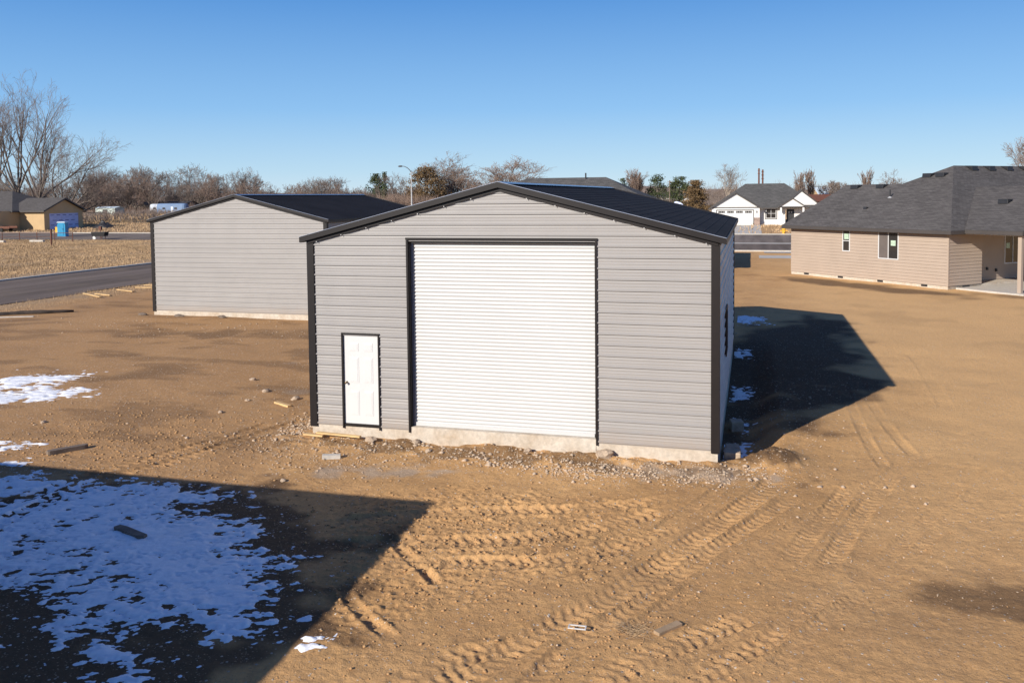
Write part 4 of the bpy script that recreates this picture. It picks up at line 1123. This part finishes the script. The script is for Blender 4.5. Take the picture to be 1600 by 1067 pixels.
make_bare('bare_tree', 'spreading bare tree behind the middle of the beige house roof', 'tree', px_loc(41.5, 198), 54, 9.6, twig=.02, levels=3, nlimb=7, spread=.9, up=.25, trunk_frac=.18, r0=.22, kids=(7, 6, 4))
make_bare('bare_tree', 'tall bare tree at the right edge above the beige house', 'tree', px_loc(70, 198), 55, 16.5, twig=.024, levels=3, nlimb=8, spread=.5, up=.4, trunk_frac=.15, r0=.3, kids=(8, 7, 5), twmat='twigred')
make_bare('bare_tree', 'low rounded bare tree in the gap right of the poplars', 'tree', px_loc(29.0, 205), 56, 7.2, twig=.03, levels=3, nlimb=8, spread=.9, up=.25, trunk_frac=.14, r0=.2, kids=(7, 6, 5))

# brush: countless stems between and below the trees
def brush(name, label, regions, seed, mat='twigred'):
    rng = np.random.default_rng(seed); P0 = []; P1 = []; R0 = []; R1 = []
    for x0, x1, y0, y1, n, h in regions:
        bx = rng.uniform(x0, x1, n); by = y0+(y1-y0)*rng.uniform(0, 1, n)
        hm = h*(.55+.7*np.clip(fbm(bx, by, 14, 3, seed)+.5, 0, 1.2))
        for k in range(4):
            l = hm*rng.uniform(.5, 1.1, n); az = rng.uniform(0, 6.28, n); inc = rng.uniform(0, .6, n)
            d = np.stack([np.cos(az)*np.sin(inc), np.sin(az)*np.sin(inc), np.cos(inc)], 1)
            a = np.stack([bx, by, T(bx, by)], 1); b = a+d*l[:, None]*.55
            d2 = d+rng.normal(0, .3, (n, 3)); d2 /= np.linalg.norm(d2, axis=1, keepdims=True); c = b+d2*l[:, None]*.5
            P0 += [a, b]; P1 += [b, c]; R0 += [np.full(n, .05), np.full(n, .035)]; R1 += [np.full(n, .035), np.full(n, .02)]
            d3 = d+rng.normal(0, .5, (n, 3)); d3 /= np.linalg.norm(d3, axis=1, keepdims=True)
            P0.append(b); P1.append(b+d3*l[:, None]*.4); R0.append(np.full(n, .03)); R1.append(np.full(n, .018))
    me = seg_mesh(name, np.concatenate(P0), np.concatenate(P1), np.concatenate(R0), np.concatenate(R1), [mat])
    o = bpy.data.objects.new(name, me); COL.objects.link(o); return tag(o, label, 'brush', kind='stuff')
brush('brush', 'leafless reddish brush filling the far row of trees', [(-225, -95, 188, 215, 3000, 2.6), (-225, -70, 215, 250, 3400, 3.6), (-103, -58, 178, 200, 2200, 4.2)], 5, 'twigred')
brush('brush', 'low grey brush in front of the far trees', [(-200, -110, 165, 188, 900, 1.5), (-150, -110, 120, 150, 260, 1.6), (-30, 30, 190, 260, 1500, 2.6), (-40, 120, 260, 330, 2600, 5.5), (-26, -8, 186, 196, 300, 3.0)], 6, 'twig')

# ------------------------------------------------------------------ dry grass
def grass(name, label, regions, seed):
    rng = np.random.default_rng(seed); V = []
    for x0, x1, y0, y1, n, h, w in regions:
        x = rng.uniform(x0, x1, n); y = rng.uniform(y0, y1, n)
        den = fbm(x, y, 5, 3, 300+seed); keep = den > rng.uniform(-.9, .25, n); x, y = x[keep], y[keep]; n = len(x)
        road = (x > -41.0) & (x < -28.9) | ((y > 78.6) & (y < 93)); keep = ~road; x, y = x[keep], y[keep]; n = len(x)
        z = T(x, y); hh = h*rng.uniform(.5, 1.3, n)*(1+.5*fbm(x, y, 3, 2, 9))
        az = rng.uniform(0, 6.28, n); cx, cy = np.cos(az)*w, np.sin(az)*w; lx = rng.normal(0, .3, n)*hh+.1*hh; ly = rng.normal(0, .3, n)*hh
        V.append(np.stack([np.stack([x-cx, y-cy, z-.02], 1), np.stack([x+cx, y+cy, z-.02], 1), np.stack([x+lx, y+ly, z+hh], 1)], 1))
    V = np.concatenate(V).reshape(-1, 3); n = len(V)//3
    me = bpy.data.meshes.new(name); me.vertices.add(len(V)); me.vertices.foreach_set('co', V.astype(np.float32).ravel())
    me.loops.add(n*3); me.loops.foreach_set('vertex_index', np.arange(n*3, dtype=np.int32)); me.polygons.add(n)
    me.polygons.foreach_set('loop_start', np.arange(0, n*3, 3, dtype=np.int32)); me.polygons.foreach_set('loop_total', np.full(n, 3, dtype=np.int32)); me.update(calc_edges=True)
    me.materials.append(MAT['grass']); o = bpy.data.objects.new(name, me); COL.objects.link(o); return tag(o, label, 'grass', kind='stuff')
grass('dry_grass', 'dry straw coloured grass covering the vacant lots', [(-110, -41, 22, 78, 320000, .17, .02), (-170, -60, 94, 170, 90000, .26, .05), (-220, -60, 170, 195, 16000, .5, .1), (-28.7, -25.4, 8, 34, 9000, .14, .008), (-60, 60, 94, 260, 40000, .3, .08)], 3)

# ------------------------------------------------------------------ street furniture and far things
def gz_(x, y): return G(x, y)
# portable toilet
x, y = -87.1, 84.9
t = thing('portable_toilet', 'bright blue portable toilet with white roof at the street edge', 'portable toilet', (x, y, Tf(x, y)), .35)
m = MB(); m.box(-.56, .56, -.56, .56, .12, 2.05)
for sx in (-1, 1):
    for k in range(4): m.box(sx*.565-.01, sx*.565+.01, -.42+k*.25, -.30+k*.25, .3, 1.9)
m.build('body', 'bluep', t, bevel=.03)
m = MB(); m.box(-.33, .33, -.59, -.562, .2, 1.86); m.box(-.25, -.05, -.60, -.591, .35, 1.1); m.box(.05, .25, -.60, -.591, .35, 1.1)
d_ = m.build('door', 'bluep', t, bevel=.01); m = MB(); m.box(.22, .29, -.62, -.60, 1.05, 1.2); m.build('handle', 'black', d_)
m = MB(); m.prism([(-.62, -.62, 2.05), (.62, -.62, 2.05), (.5, -.62, 2.2), (-.5, -.62, 2.2)], (0, 1.24, 0)); m.build('roof', 'bluelight', t, bevel=.02)
m = MB(); m.box(-.6, .6, -.6, .6, 0, .12); m.build('skid_base', 'bluep', t)
m = MB(); m.box(-.56, -.48, -.575, -.56, 1.86, 2.0); m.box(.48, .56, -.575, -.56, 1.86, 2.0); m.build('vent', 'black', t)

def hydrant(x, y, label, s=1.0):
    t = thing('fire_hydrant', label, 'fire hydrant', (x, y, Tf(x, y)), 0)
    m = MB(); m.tube([(0,0,0),(0,0,.06),(0,0,.07),(0,0,.60),(0,0,.61),(0,0,.66),(0,0,.80),(0,0,.86)], [.2*s,.2*s,.13*s,.13*s,.17*s,.17*s,.12*s,.03], 12); m.build('barrel', 'yellow', t, smooth=False)
    m = MB(); m.tube([(0,0,.86),(0,0,.93)], .035, 6); m.build('operating_nut', 'yellow', t)
    for sx in (-1, 1):
        m = MB(); m.tube([(sx*.1,0,.46),(sx*.24*s,0,.46),(sx*.25*s,0,.46),(sx*.29*s,0,.46)], [.06,.06,.085,.085], 10); m.build('side_outlet', 'yellow', t)
    m = MB(); m.tube([(0,-.1,.42),(0,-.25*s,.42),(0,-.26*s,.42),(0,-.31*s,.42)], [.09,.09,.12,.12], 10); m.build('pumper_outlet', 'yellow', t)
hydrant(13.6, 92.9, 'yellow fire hydrant on the lawn of the white house', 1.5)
hydrant(-77.4, 92.9, 'yellow fire hydrant across the street, right of the blue toilet', 1.5)
x, y = -95.7, 92.9
t = thing('utility_pedestal', 'squat yellow utility pedestal behind the rusty post', 'pedestal', (x, y, Tf(x, y)))
m = MB(); m.box(-.26, .26, -.2, .2, 0, .72); m.build('body', 'yellow', t, bevel=.03)
m = MB(); m.box(-.29, .29, -.23, .23, .72, .95); m.build('cap', 'yellow', t, bevel=.05)

# street lamp
x, y = -35.9, 93.6
t = thing('street_lamp', 'pale street lamp with curved arm rising between the two shops', 'street lamp', (x, y, Tf(x, y)))
m = MB(); m.tube([(0,0,0),(0,0,.3),(0,0,.31),(0,0,8.6)], [.2,.2,.115,.075], 10); m.build('pole', 'galv', t, smooth=False)
m = MB(); m.tube([(0,0,8.5),(-.25,0,8.85),(-.6,0,9.15),(-1.0,0,9.33),(-1.35,0,9.37)], [.06,.055,.05,.045,.04], 8); m.build('arm', 'fascia', t, smooth=True)
m = MB(); m.tube([(-1.3,0,9.36),(-1.45,0,9.37),(-1.75,0,9.37),(-1.95,0,9.35)], [.05,.11,.12,.04], 8); m.build('lamp_head', 'fascia', t, smooth=True)

# utility poles
def util_pole(name, x, y, H, r, label, arms=(), mat='woodold'):
    t = thing(name, label, 'pole', (x, y, Tf(x, y)))
    m = MB(); m.tube([(0,0,0),(0,0,H)], [r, r*.75], 8); m.build('pole', mat, t)
    for z, w in arms:
        m = MB(); m.box(-w, w, -.06, .06, z-.06, z+.06); m.build('crossarm', mat, t)
        for sx in (-.8, .8):
            q = MB(); q.tube([(sx*w,0,z+.06),(sx*w,0,z+.25)], .05, 6); q.build('insulator', 'galv', t)
    return t
util_pole('utility_pole', -9.0, 188, 7.5, .17, 'wooden utility pole left of the green juniper', [(7.1, .5)])
util_pole('antenna_mast', 11.4, 200, 10.2, .24, 'left one of two dark masts above the white house roof', [(9.7, .3), (8.9, .3)], 'rust')
util_pole('antenna_mast', 12.3, 201, 9.9, .24, 'right one of two dark masts above the white house roof', [(9.3, .3), (8.5, .3), (7.6, .3)], 'rust')
util_pole('utility_pole', -48, 260, 8, .16, 'thin distant utility pole right of the dome-shaped tree', [(7.6, .9)])

# rusty post and low pipe fence by the far street
x, y = -73.2, 68.3
t = thing('marker_post', 'rusty marker post standing in the dry grass', 'post', (x, y, Tf(x, y)))
m = MB(); m.tube([(0,0,-.1),(0,0,1.9)], .10, 8); m.build('post', 'rust', t); m = MB(); m.tube([(0,0,1.9),(0,0,2.05)], [.13,.10], 8); m.build('cap', 'rust', t)
t = thing('pipe_fence', 'low brown pipe fence along the far street on the left', 'fence', (-96, 75.5, Tf(-96, 75.5)))
for k in range(8):
    m = MB(); m.tube([(k*2.9-1,0,-.1),(k*2.9-1,0,1.25)], .05, 6); m.build('post', 'rust', t)
m = MB(); m.tube([(-1,0,1.15),(19.3,0,1.15)], .04, 6); m.build('rail', 'rust', t)
m = MB(); m.tube([(-1,0,.65),(19.3,0,.65)], .03, 6); m.build('rail', 'rust', t)
for (x0, x1, y0, y1, lb) in ((-92, -85.5, 73, 73.4, 'long pale concrete block left of the fence in the grass'), (-82.5, -80.3, 74.2, 74.6, 'short pale concrete block by the rusty post'),):
    m = MB(); m.box(x0, x1, y0, y1, -.1, .28); o = m.build('concrete_block', 'pale_concrete', None, bevel=.03); o.location.z = Tf(x0, y0); tag(o, lb, 'block')

# dark pickup in front of the tan house
t = thing('pickup_truck', 'dark pickup truck parked before the tan house at the left edge', 'pickup truck', (-112.3, 94.2, Tf(-112, 94.2)), 0)
m = MB(); m.prism([(-2.9,-.95,.45),(2.7,-.95,.45),(2.7,-.95,1.0),(-.3,-.95,1.02),(-.3,-.95,1.02),(-1.7,-.95,1.02),(-2.9,-.95,.95)], (0,1.9,0)); m.build('body', 'darkpaint', t, bevel=.05)
m = MB(); m.prism([(-1.75,-.85,1.02),(.15,-.85,1.02),(-.05,-.85,1.78),(-1.2,-.85,1.8)], (0,1.7,0)); cb = m.build('cab', 'darkpaint', t, bevel=.06)
m = MB(); m.prism([(-1.4,-.86,1.1),(-.15,-.86,1.1),(-.2,-.86,1.65),(-1.1,-.86,1.67)], (0,1.72,0)); m.build('window', 'glass', cb)
for sx in (-1.9, 1.75):
    for sy in (-.93, .93):
        m = MB(); m.tube([(sx,sy-.13,.38),(sx,sy+.13,.38)], .40, 18); w = m.build('wheel', 'tyre', t)
        m = MB(); s_ = -1 if sy < 0 else 1; m.tube([(sx,sy+s_*.131,.38),(sx,sy+s_*.15,.38)], [.22,.2], 12); m.build('rim', 'galv', w)
t = thing('utility_trailer', 'low dark utility trailer behind the pickup truck', 'trailer', (-108.2, 95.2, Tf(-108, 95.2)), 0)
m = MB(); m.box(-1.5,1.5,-.8,.8,.55,.65); m.box(-1.5,1.5,-.8,-.74,.65,.95); m.box(-1.5,1.5,.74,.8,.65,.95); m.build('bed', 'rust', t)
for sy in (-.92, .92):
    m = MB(); m.tube([(0,sy-.1,.33),(0,sy+.1,.33)], .33, 14); m.build('wheel', 'tyre', t)

# dark bin and spoil heap beside the far street
t = thing('wheelbarrow', 'dark wheelbarrow-like cart at the near edge of the far street', 'cart', (-76.0, 79.6, Tf(-76, 79.6)+.02), .1)
m = MB(); m.prism([(-.9,-.4,.45),(.9,-.4,.45),(1.15,-.5,1.05),(-1.0,-.5,1.0)], (0,.9,0)); m.build('tray', 'black', t, bevel=.03)
m = MB(); m.tube([(-.9,.05,.22),(-.9,.2,.22)], .24, 14); m.build('wheel', 'white', t)
for sy in (-.3, .4):
    m = MB(); m.tube([(.5,sy,0),(.6,sy,.5)], .04, 6); m.build('leg', 'rust', t)
x, y = -77.6, 81.6
t = thing('valve_post', 'short dark post with a box head behind the dark cart', 'post', (x, y, Tf(x, y)))
m = MB(); m.tube([(0,0,0),(0,0,1.3)], .06, 8); m.build('post', 'rust', t); m = MB(); m.box(-.2,.2,-.15,.15,1.2,1.7); m.build('box', 'rust', t, bevel=.02)

def heap(name, label, cat, x, y, rx, ry, h, mat, seed):
    a = np.linspace(-1.25, 1.25, 40); UU, VV = np.meshgrid(a, a); r = np.hypot(UU, VV)
    hh = h*np.clip(1-r, 0, 1)**.8*(1+.35*fbm(UU+seed, VV, .5, 3, seed))-.15*(r > 1)
    me = grid_mesh(name, x+UU*rx, y+VV*ry, Tf(x, y)+hh); me.materials.append(MAT[mat]); o = bpy.data.objects.new(name, me); COL.objects.link(o); return tag(o, label, cat)
heap('dark_soil_heap', 'dark heap beyond the far street, right of the tan house', 'heap', -97.5, 105, 2.0, 1.2, 1.3, 'black', 3)

# trailers and sheds before the far trees
def camper(x, y, L, label, body, rz=0, H=2.6):
    t = thing('travel_trailer', label, 'trailer', (x, y, Tf(x, y)), rz)
    P = []; hw = 1.2
    m = MB(); prof = [(-hw,.5),(-hw,H-.5),(-hw*.8,H-.12),(-hw*.4,H),(hw*.4,H),(hw*.8,H-.12),(hw,H-.5),(hw,.5)]
    xs_ = [(-L/2, .55), (-L/2+.35, .88), (-L/2+.9, 1), (L/2-.9, 1), (L/2-.35, .88), (L/2, .55)]
    n = len(prof); i0 = 0
    for xx, s in xs_:
        for (yy, zz) in prof: m.v.append((xx, yy*s, .5+(H-.5)*(zz-.5)/(H-.5)*(.7+.3*s)))
    for k in range(len(xs_)-1):
        for j in range(n):
            a = k*n+j; b = k*n+(j+1) % n; m.f.append((a, b, b+n, a+n))
    m.f.append(tuple(range(n))[::-1]); m.f.append(tuple((len(xs_)-1)*n+j for j in range(n)))
    m.build('body', body, t, smooth=False)
    for wx in (-L*.22, L*.18):
        m = MB(); m.box(wx-.4, wx+.4, -1.23, -1.205, 1.45, 1.95); m.build('window', 'glass', t)
    m = MB(); m.box(L*.02, L*.02+.65, -1.225, -1.205, .65, 2.2); m.build('door', 'rv', t)
    for sy in (-1.05, 1.05):
        m = MB(); m.tube([(.2,sy-.1,.35),(.2,sy+.1,.35)], .36, 14); m.build('wheel', 'tyre', t)
    return t
camper(-153.2, 191, 5.4, 'rounded white camper trailer, leftmost before the far trees', 'rv', .25, 3.0)
camper(-147.5, 189, 9.0, 'long blue and silver camper trailer half hidden by the left shop roof', 'rvblue', .1, 3.1)
def shed(x, y, w, d, h, label, mw, mr, rz=0, rise=.8):
    t = thing('shed', label, 'shed', (x, y, Tf(x, y)), rz)
    for a, b in (((-w/2,-d/2),(w/2,-d/2)), ((w/2,-d/2),(w/2,d/2)), ((w/2,d/2),(-w/2,d/2)), ((-w/2,d/2),(-w/2,-d/2))):
        wall('wall', mw, t, a, b, -.1, h, prof=prof_flat, R=h+rise if a[0] == b[0] else None)
    roof_solid(t, hip_roof(-w/2-.3, w/2+.3, -d/2-.3, d/2+.3, h, h+rise+.1, True, True), mr, None)
    m = MB(); m.box(-w*.12, w*.12, -d/2-.06, -d/2-.01, -.05, h*.8); m.build('door', 'fascia', t)
    return t
shed(-163.5, 183, 6.2, 4, 2.1, 'pale greenish sheet-metal shed before the far trees', 'siding_shed', 'bluelight', .05, .25)
shed(-158, 200, 18, 7, 2.5, 'long low grey barn behind the camper trailers', 'siding', 'shingle', 0, 1.0)
shed(-14, 240, 12, 6, 2.8, 'small distant white house beyond the junipers', 'siding_white', 'shingle2', .3, 1.2)
shed(33, 215, 16, 8, 3.6, 'distant house with pale blue-grey roof between the poplars and the beige house', 'siding_tan', 'bluelight', .2, 1.6)
shed(25, 170, 10, 6, 2.6, 'distant reddish brown barn right of the white house', 'rust', 'rust', 0, 1.3)

# crumpled blue and white tarp by the juniper
def crumple(name, label, cat, x, y, z, w, h, mat, seed):
    a = np.linspace(0, 1, 16); U_, V_ = np.meshgrid(a, a)
    XX = x+(U_-.5)*w+.15*w*fbm(U_, V_, .4, 2, seed); YY = y+.3*fbm(U_, V_, .3, 3, seed+1); ZZ = z+V_*h*(.6+.4*np.sin(U_*PI))
    me = grid_mesh(name, XX, YY, ZZ); me.materials.append(MAT[mat]); o = bpy.data.objects.new(name, me); md = o.modifiers.new('s', 'SOLIDIFY'); md.thickness = .04
    COL.objects.link(o); return tag(o, label, cat)
MAT['tarp'] = simple('tarp_blue_white', (.55, .62, .85), .6, 0, .45, 1.5)
crumple('tarp', 'blue and white tarp bundle showing over the near shop roof', 'tarp', -5.3, 165, 1.0, 2.6, 2.8, 'tarp', 5)

# ------------------------------------------------------------------ lumber and litter on the dirt
def board(p0, p1, w, th, mat, name, label, cat='board', lift=.0, z0=None, z1=None, rough=False, group=None):
    a = np.array(p0, float); b = np.array(p1, float); L = np.linalg.norm(b-a); c = (a+b)/2
    za = G(*a) if z0 is None else z0; zb = G(*b) if z1 is None else z1
    ang = math.atan2(b[1]-a[1], b[0]-a[0])
    m = MB()
    if rough:
        rs = np.random.default_rng(int(L*100)); n = 6; 
        for k in range(n):
            pass
        pts = [(-L/2, -w/2*.8), (-L/2*.9, -w/2), (L/2*.8, -w/2*.95), (L/2, -w/2*.2), (L/2*.93, w/2*.8), (-L/2*.6, w/2), (-L/2, w/2*.7)]
        m.prism([(x, y, 0) for x, y in pts], (0, 0, th))
    else: m.box(-L/2, L/2, -w/2, w/2, 0, th)
    o = m.build(name, mat, None, bevel=.003); o.location = (c[0], c[1], max((za+zb)/2, G(*c))-.006+lift)
    o.rotation_euler = (0, -math.atan2(zb-za, L), ang); return tag(o, label, cat, group)
board((.20,-.16),(1.31,-.22), .09, .038, 'wood', 'lumber_board', 'long yellow board on stones below the white entry door', lift=.07)
board((-.12,-.20),(.38,-.22), .09, .038, 'wood', 'lumber_board', 'short yellow board at the left corner of the near shop', lift=.03)
GB = 'yellow boards along the road edge'
for i, (a, b, lb) in enumerate([((-28.2,24.0),(-25.75,22.55),'front yellow board of the pair farthest left by the road'), ((-27.3,23.9),(-25.8,23.4),'rear yellow board of the pair farthest left by the road'),
    ((-27.7,26.2),(-25.9,25.4),'single yellow board midway between the two pairs by the road'), ((-27.5,27.6),(-26.2,27.5),'front yellow board nearest the left shop corner'), ((-28.0,29.0),(-25.9,28.9),'rear yellow board nearest the left shop corner')]):
    board(a, b, .14, .05, 'wood', 'lumber_board', lb, lift=.03, group=GB)
rs = np.random.default_rng(4); m = MB(); pts = []; rad = []
for k in range(12):
    f = k/11; x, y = -27.0+4.2*f, 14.5+2.75*f+.12*math.sin(k*1.3); pts.append((x, y, G(x, y)+.06+.03*math.sin(k))); rad.append(.17*(1-.55*f)*rs.uniform(.85, 1.15))
MAT['charred'] = simple('dark_bark', (.05, .037, .03), .95, 0, .4, 3, .02, 20)
tag(m.tube(pts, rad, 9).build('fallen_log', 'charred', None, smooth=True), 'long dark fallen log lying left of the left shop', 'log')
board((-24.9,14.6),(-23.3,15.4), .12, .05, 'pale_concrete', 'pale_lath', 'thin pale lath beside the long dark log')
board((-.48,-5.81),(.32,-6.12), .15, .05, 'woodold', 'old_plank', 'broken weathered plank lying on the snow', 'plank', lift=.02, rough=True)
board((8.66,-7.05),(8.92,-6.72), .10, .045, 'wooddry', 'wood_offcut', 'small wooden offcut near the bottom middle of the dirt', 'offcut')
board((1.05,-1.52),(1.40,-1.37), .13, .09, 'pale_concrete', 'concrete_chunk', 'pale oblong concrete chunk in front of the entry door', 'chunk')
board((-2.69,2.85),(-2.08,2.52), .12, .05, 'wood', 'lumber_board', 'short yellow offcut left of the near shop')
board((-4.95,-2.7),(-4.5,-2.0), .16, .10, 'woodold', 'clod_of_wood', 'dark broken wood piece among clods above the snow', 'wood piece', rough=True)
# white open frame
t = thing('plastic_frame', 'small white rectangular frame lying on the dirt', 'frame', (7.67, -7.16, G(7.67, -7.16)+.012), .05)
for (a, b, c, d) in ((-.115,.115,-.05,-.036),(-.115,.115,.036,.05)):
    m = MB(); m.box(a, b, c, d, 0, .012); m.build('long_side', 'white', t)
for (a, b, c, d) in ((-.115,-.10,-.036,.036),(.10,.115,-.036,.036)):
    m = MB(); m.box(a, b, c, d, 0, .012); m.build('short_side', 'white', t)
# concrete pier blocks in the pit along the right wall
for k, (x, y, s, lb) in enumerate([(9.42, .75, .17, 'nearest grey concrete block in the shaded pit by the right wall'), (9.40, 1.75, .15, 'second grey concrete block in the shaded pit by the right wall'), (9.45, 3.9, .15, 'farthest grey concrete block in the shaded pit by the right wall')]):
    m = MB(); m.box(-s, s, -s*1.1, s*1.1, 0, .34); o = m.build('concrete_block', 'rock', None, bevel=.02); o.location = (x, y, G(x, y)-.10); o.rotation_euler = (0, 0, .1*k); tag(o, lb, 'block')

# rocks: individual stones one can point at
def rock_mesh(seed):
    rs = np.random.default_rng(seed); import bmesh
    bm = bmesh.new(); bmesh.ops.create_icosphere(bm, subdivisions=2, radius=1)
    for v in bm.verts:
        p = np.array(v.co); f = 1+.35*float(fbm(np.array(p[0]+seed), np.array(p[1]+p[2]*1.7), .9, 3, seed)); v.co = Vector((p[0]*f*1.2, p[1]*f*.9, p[2]*f*.62))
    me = bpy.data.meshes.new('rock'); bm.to_mesh(me); bm.free(); me.materials.append(MAT['rock']); return me
RM = [rock_mesh(k) for k in range(5)]
rocks = [(-4.86,5.14,.09,'pale stone alone, farthest of the scatter left of the near shop'),(-3.66,3.92,.10,'pale stone casting a long shadow left of the near shop'),(-3.58,2.84,.07,'small low stone lying nearest the yellow offcut'),
 (-2.37,3.34,.11,'grey stone beside the gravel at the near shop left wall'),(-3.45,1.44,.07,'small stone in open dirt below the yellow offcut'),(6.85,-.12,.17,'big rounded stone against the footing under the roll-up door corner'),
 (2.62,-.14,.10,'stone against the footing left end of the roll-up door'),(1.55,-.22,.12,'dark stone beside the end of the door board'),(3.1,-.6,.07,'white stone before the roll-up door left end'),
 (1.0,-3.0,.06,'stone at the top edge of the big shadow'),(5.2,-.16,.08,'stone against the middle of the footing'),(-7.2,-.5,.07,'stone between the two snow patches on the left')]
for k, (x, y, s, lb) in enumerate(rocks):
    o = bpy.data.objects.new('rock', RM[k % 5]); COL.objects.link(o); o.location = (x, y, G(x, y)+s*.25); o.scale = (s, s, s); o.rotation_euler = (0, 0, k*1.3); tag(o, lb, 'rock')
for k, (x, y, s, lb) in enumerate([(-16.2,16.8,.15,'dark stone at the foot of the left shop front, left part'),(-13.9,16.8,.13,'dark clod at the foot of the left shop front, middle'),(-18.35,16.9,.14,'brown clod at the left corner of the left shop')]):
    rm = RM[(k+2) % 5].copy(); rm.materials[0] = MAT['woodold']; o = bpy.data.objects.new('rock', rm); COL.objects.link(o); o.location = (x, y, G(x, y)+s*.2); o.scale = (s*1.4, s, s); tag(o, lb, 'rock')

# loose gravel and crumbs of soil: countless, one object each
def crumbs(name, label, spots, seed, mat):
    rs = np.random.default_rng(seed); V = []; F = []; base = 0
    oct_v = np.array([(1,0,0),(-1,0,0),(0,1,0),(0,-1,0),(0,0,1),(0,0,-1)], float); oct_f = np.array([(0,2,4),(2,1,4),(1,3,4),(3,0,4),(2,0,5),(1,2,5),(3,1,5),(0,3,5)])
    for cx, cy, sx, sy, n, smin, smax in spots:
        x = cx+rs.normal(0, sx, n); y = cy+rs.normal(0, sy, n)
        k = ~((x > -.05) & (x < 9.2) & (y > -.05)) & ~((x > -17.9) & (x < -8.6) & (y > 17.05)); x, y = x[k], y[k]; n = len(x)
        s = smin+(smax-smin)*rs.uniform(0, 1, n)**3; z = sample_ground(x, y)+s*.2
        q = oct_v[None]*s[:, None, None]*rs.uniform(.5, 1.2, (n, 6, 1))*np.array([1.15, .95, .62]); a = rs.uniform(0, 6.28, n); c_, s_ = np.cos(a)[:, None], np.sin(a)[:, None]
        qx = q[:, :, 0]*c_-q[:, :, 1]*s_; qy = q[:, :, 0]*s_+q[:, :, 1]*c_
        V.append(np.stack([qx+x[:, None], qy+y[:, None], q[:, :, 2]+z[:, None]], -1).reshape(-1, 3)); F.append((oct_f[None]+(np.arange(n)*6)[:, None, None]+base).reshape(-1, 3)); base += n*6
    V = np.concatenate(V).astype(np.float32); F = np.concatenate(F).astype(np.int32)
    me = bpy.data.meshes.new(name); me.vertices.add(len(V)); me.vertices.foreach_set('co', V.ravel()); me.loops.add(F.size); me.loops.foreach_set('vertex_index', F.ravel())
    me.polygons.add(len(F)); me.polygons.foreach_set('loop_start', np.arange(0, F.size, 3, dtype=np.int32)); me.polygons.foreach_set('loop_total', np.full(len(F), 3, dtype=np.int32)); me.update(calc_edges=True)
    me.materials.append(MAT[mat]); o = bpy.data.objects.new(name, me); COL.objects.link(o); return tag(o, label, 'gravel', kind='stuff')
crumbs('gravel', 'loose pale gravel scattered along the shop footing', [(4.5,-.55,3.2,.4,800,.014,.07),(6.2,-1.0,1.0,.25,160,.02,.06),(8.7,-.75,.8,.3,520,.010,.045),(9.9,-.2,.35,.12,70,.012,.05),(-.6,1.2,.35,1.2,700,.015,.06),(1.2,-1.6,1.2,.5,350,.012,.04),(6.5,-1.1,.7,.25,450,.012,.045),
  (-4,2,3.5,3.0,420,.012,.035),(11,-3,3.5,4,260,.010,.028),(5,-5,4,3,300,.010,.028),(10.4,4,.9,3,240,.015,.045),(10,9,.8,5,160,.02,.05),(-13,14,5,2,300,.02,.06),(13,-3.5,2,3,120,.01,.025)], 3, 'rock')
MAT['clod'] = simple('soil_clods', (.42, .25, .115), .95, 0, .25, 8)
crumbs('soil_crumbs', 'crumbled soil clods in the churned dirt', [(5.5,-4.5,1.6,1.0,1300,.01,.045),(5.0,-6.5,1.2,1.1,700,.01,.04),(8.3,-5.0,1.2,1.6,800,.008,.03),(-3.5,-1.5,2.2,1.4,2200,.01,.045),(8.6,-7.8,1.0,.9,500,.008,.035),(11.5,-1.5,1.8,2.5,450,.008,.025),(.8,-4.0,2.8,.6,500,.01,.03)], 4, 'clod')
# dry weed tuft
rs = np.random.default_rng(9); P0 = []; P1 = []; a0 = []; a1 = []
for k in range(230):
    a = rs.uniform(0, 6.28); p = np.array([8.33+rs.normal(0, .14), -7.0+rs.normal(0, .08), 0]); p[2] = G(p[0], p[1])
    d = np.array([math.cos(a), math.sin(a), rs.uniform(.02, .35)]); l = rs.uniform(.06, .2); P0.append(p); P1.append(p+d*l); a0.append(.003); a1.append(.0015)
o = bpy.data.objects.new('dry_weed', seg_mesh('dry_weed', P0, P1, a0, a1, ['grass'])); COL.objects.link(o); tag(o, 'flattened tuft of dry weed stems beside the small offcut', 'weed')
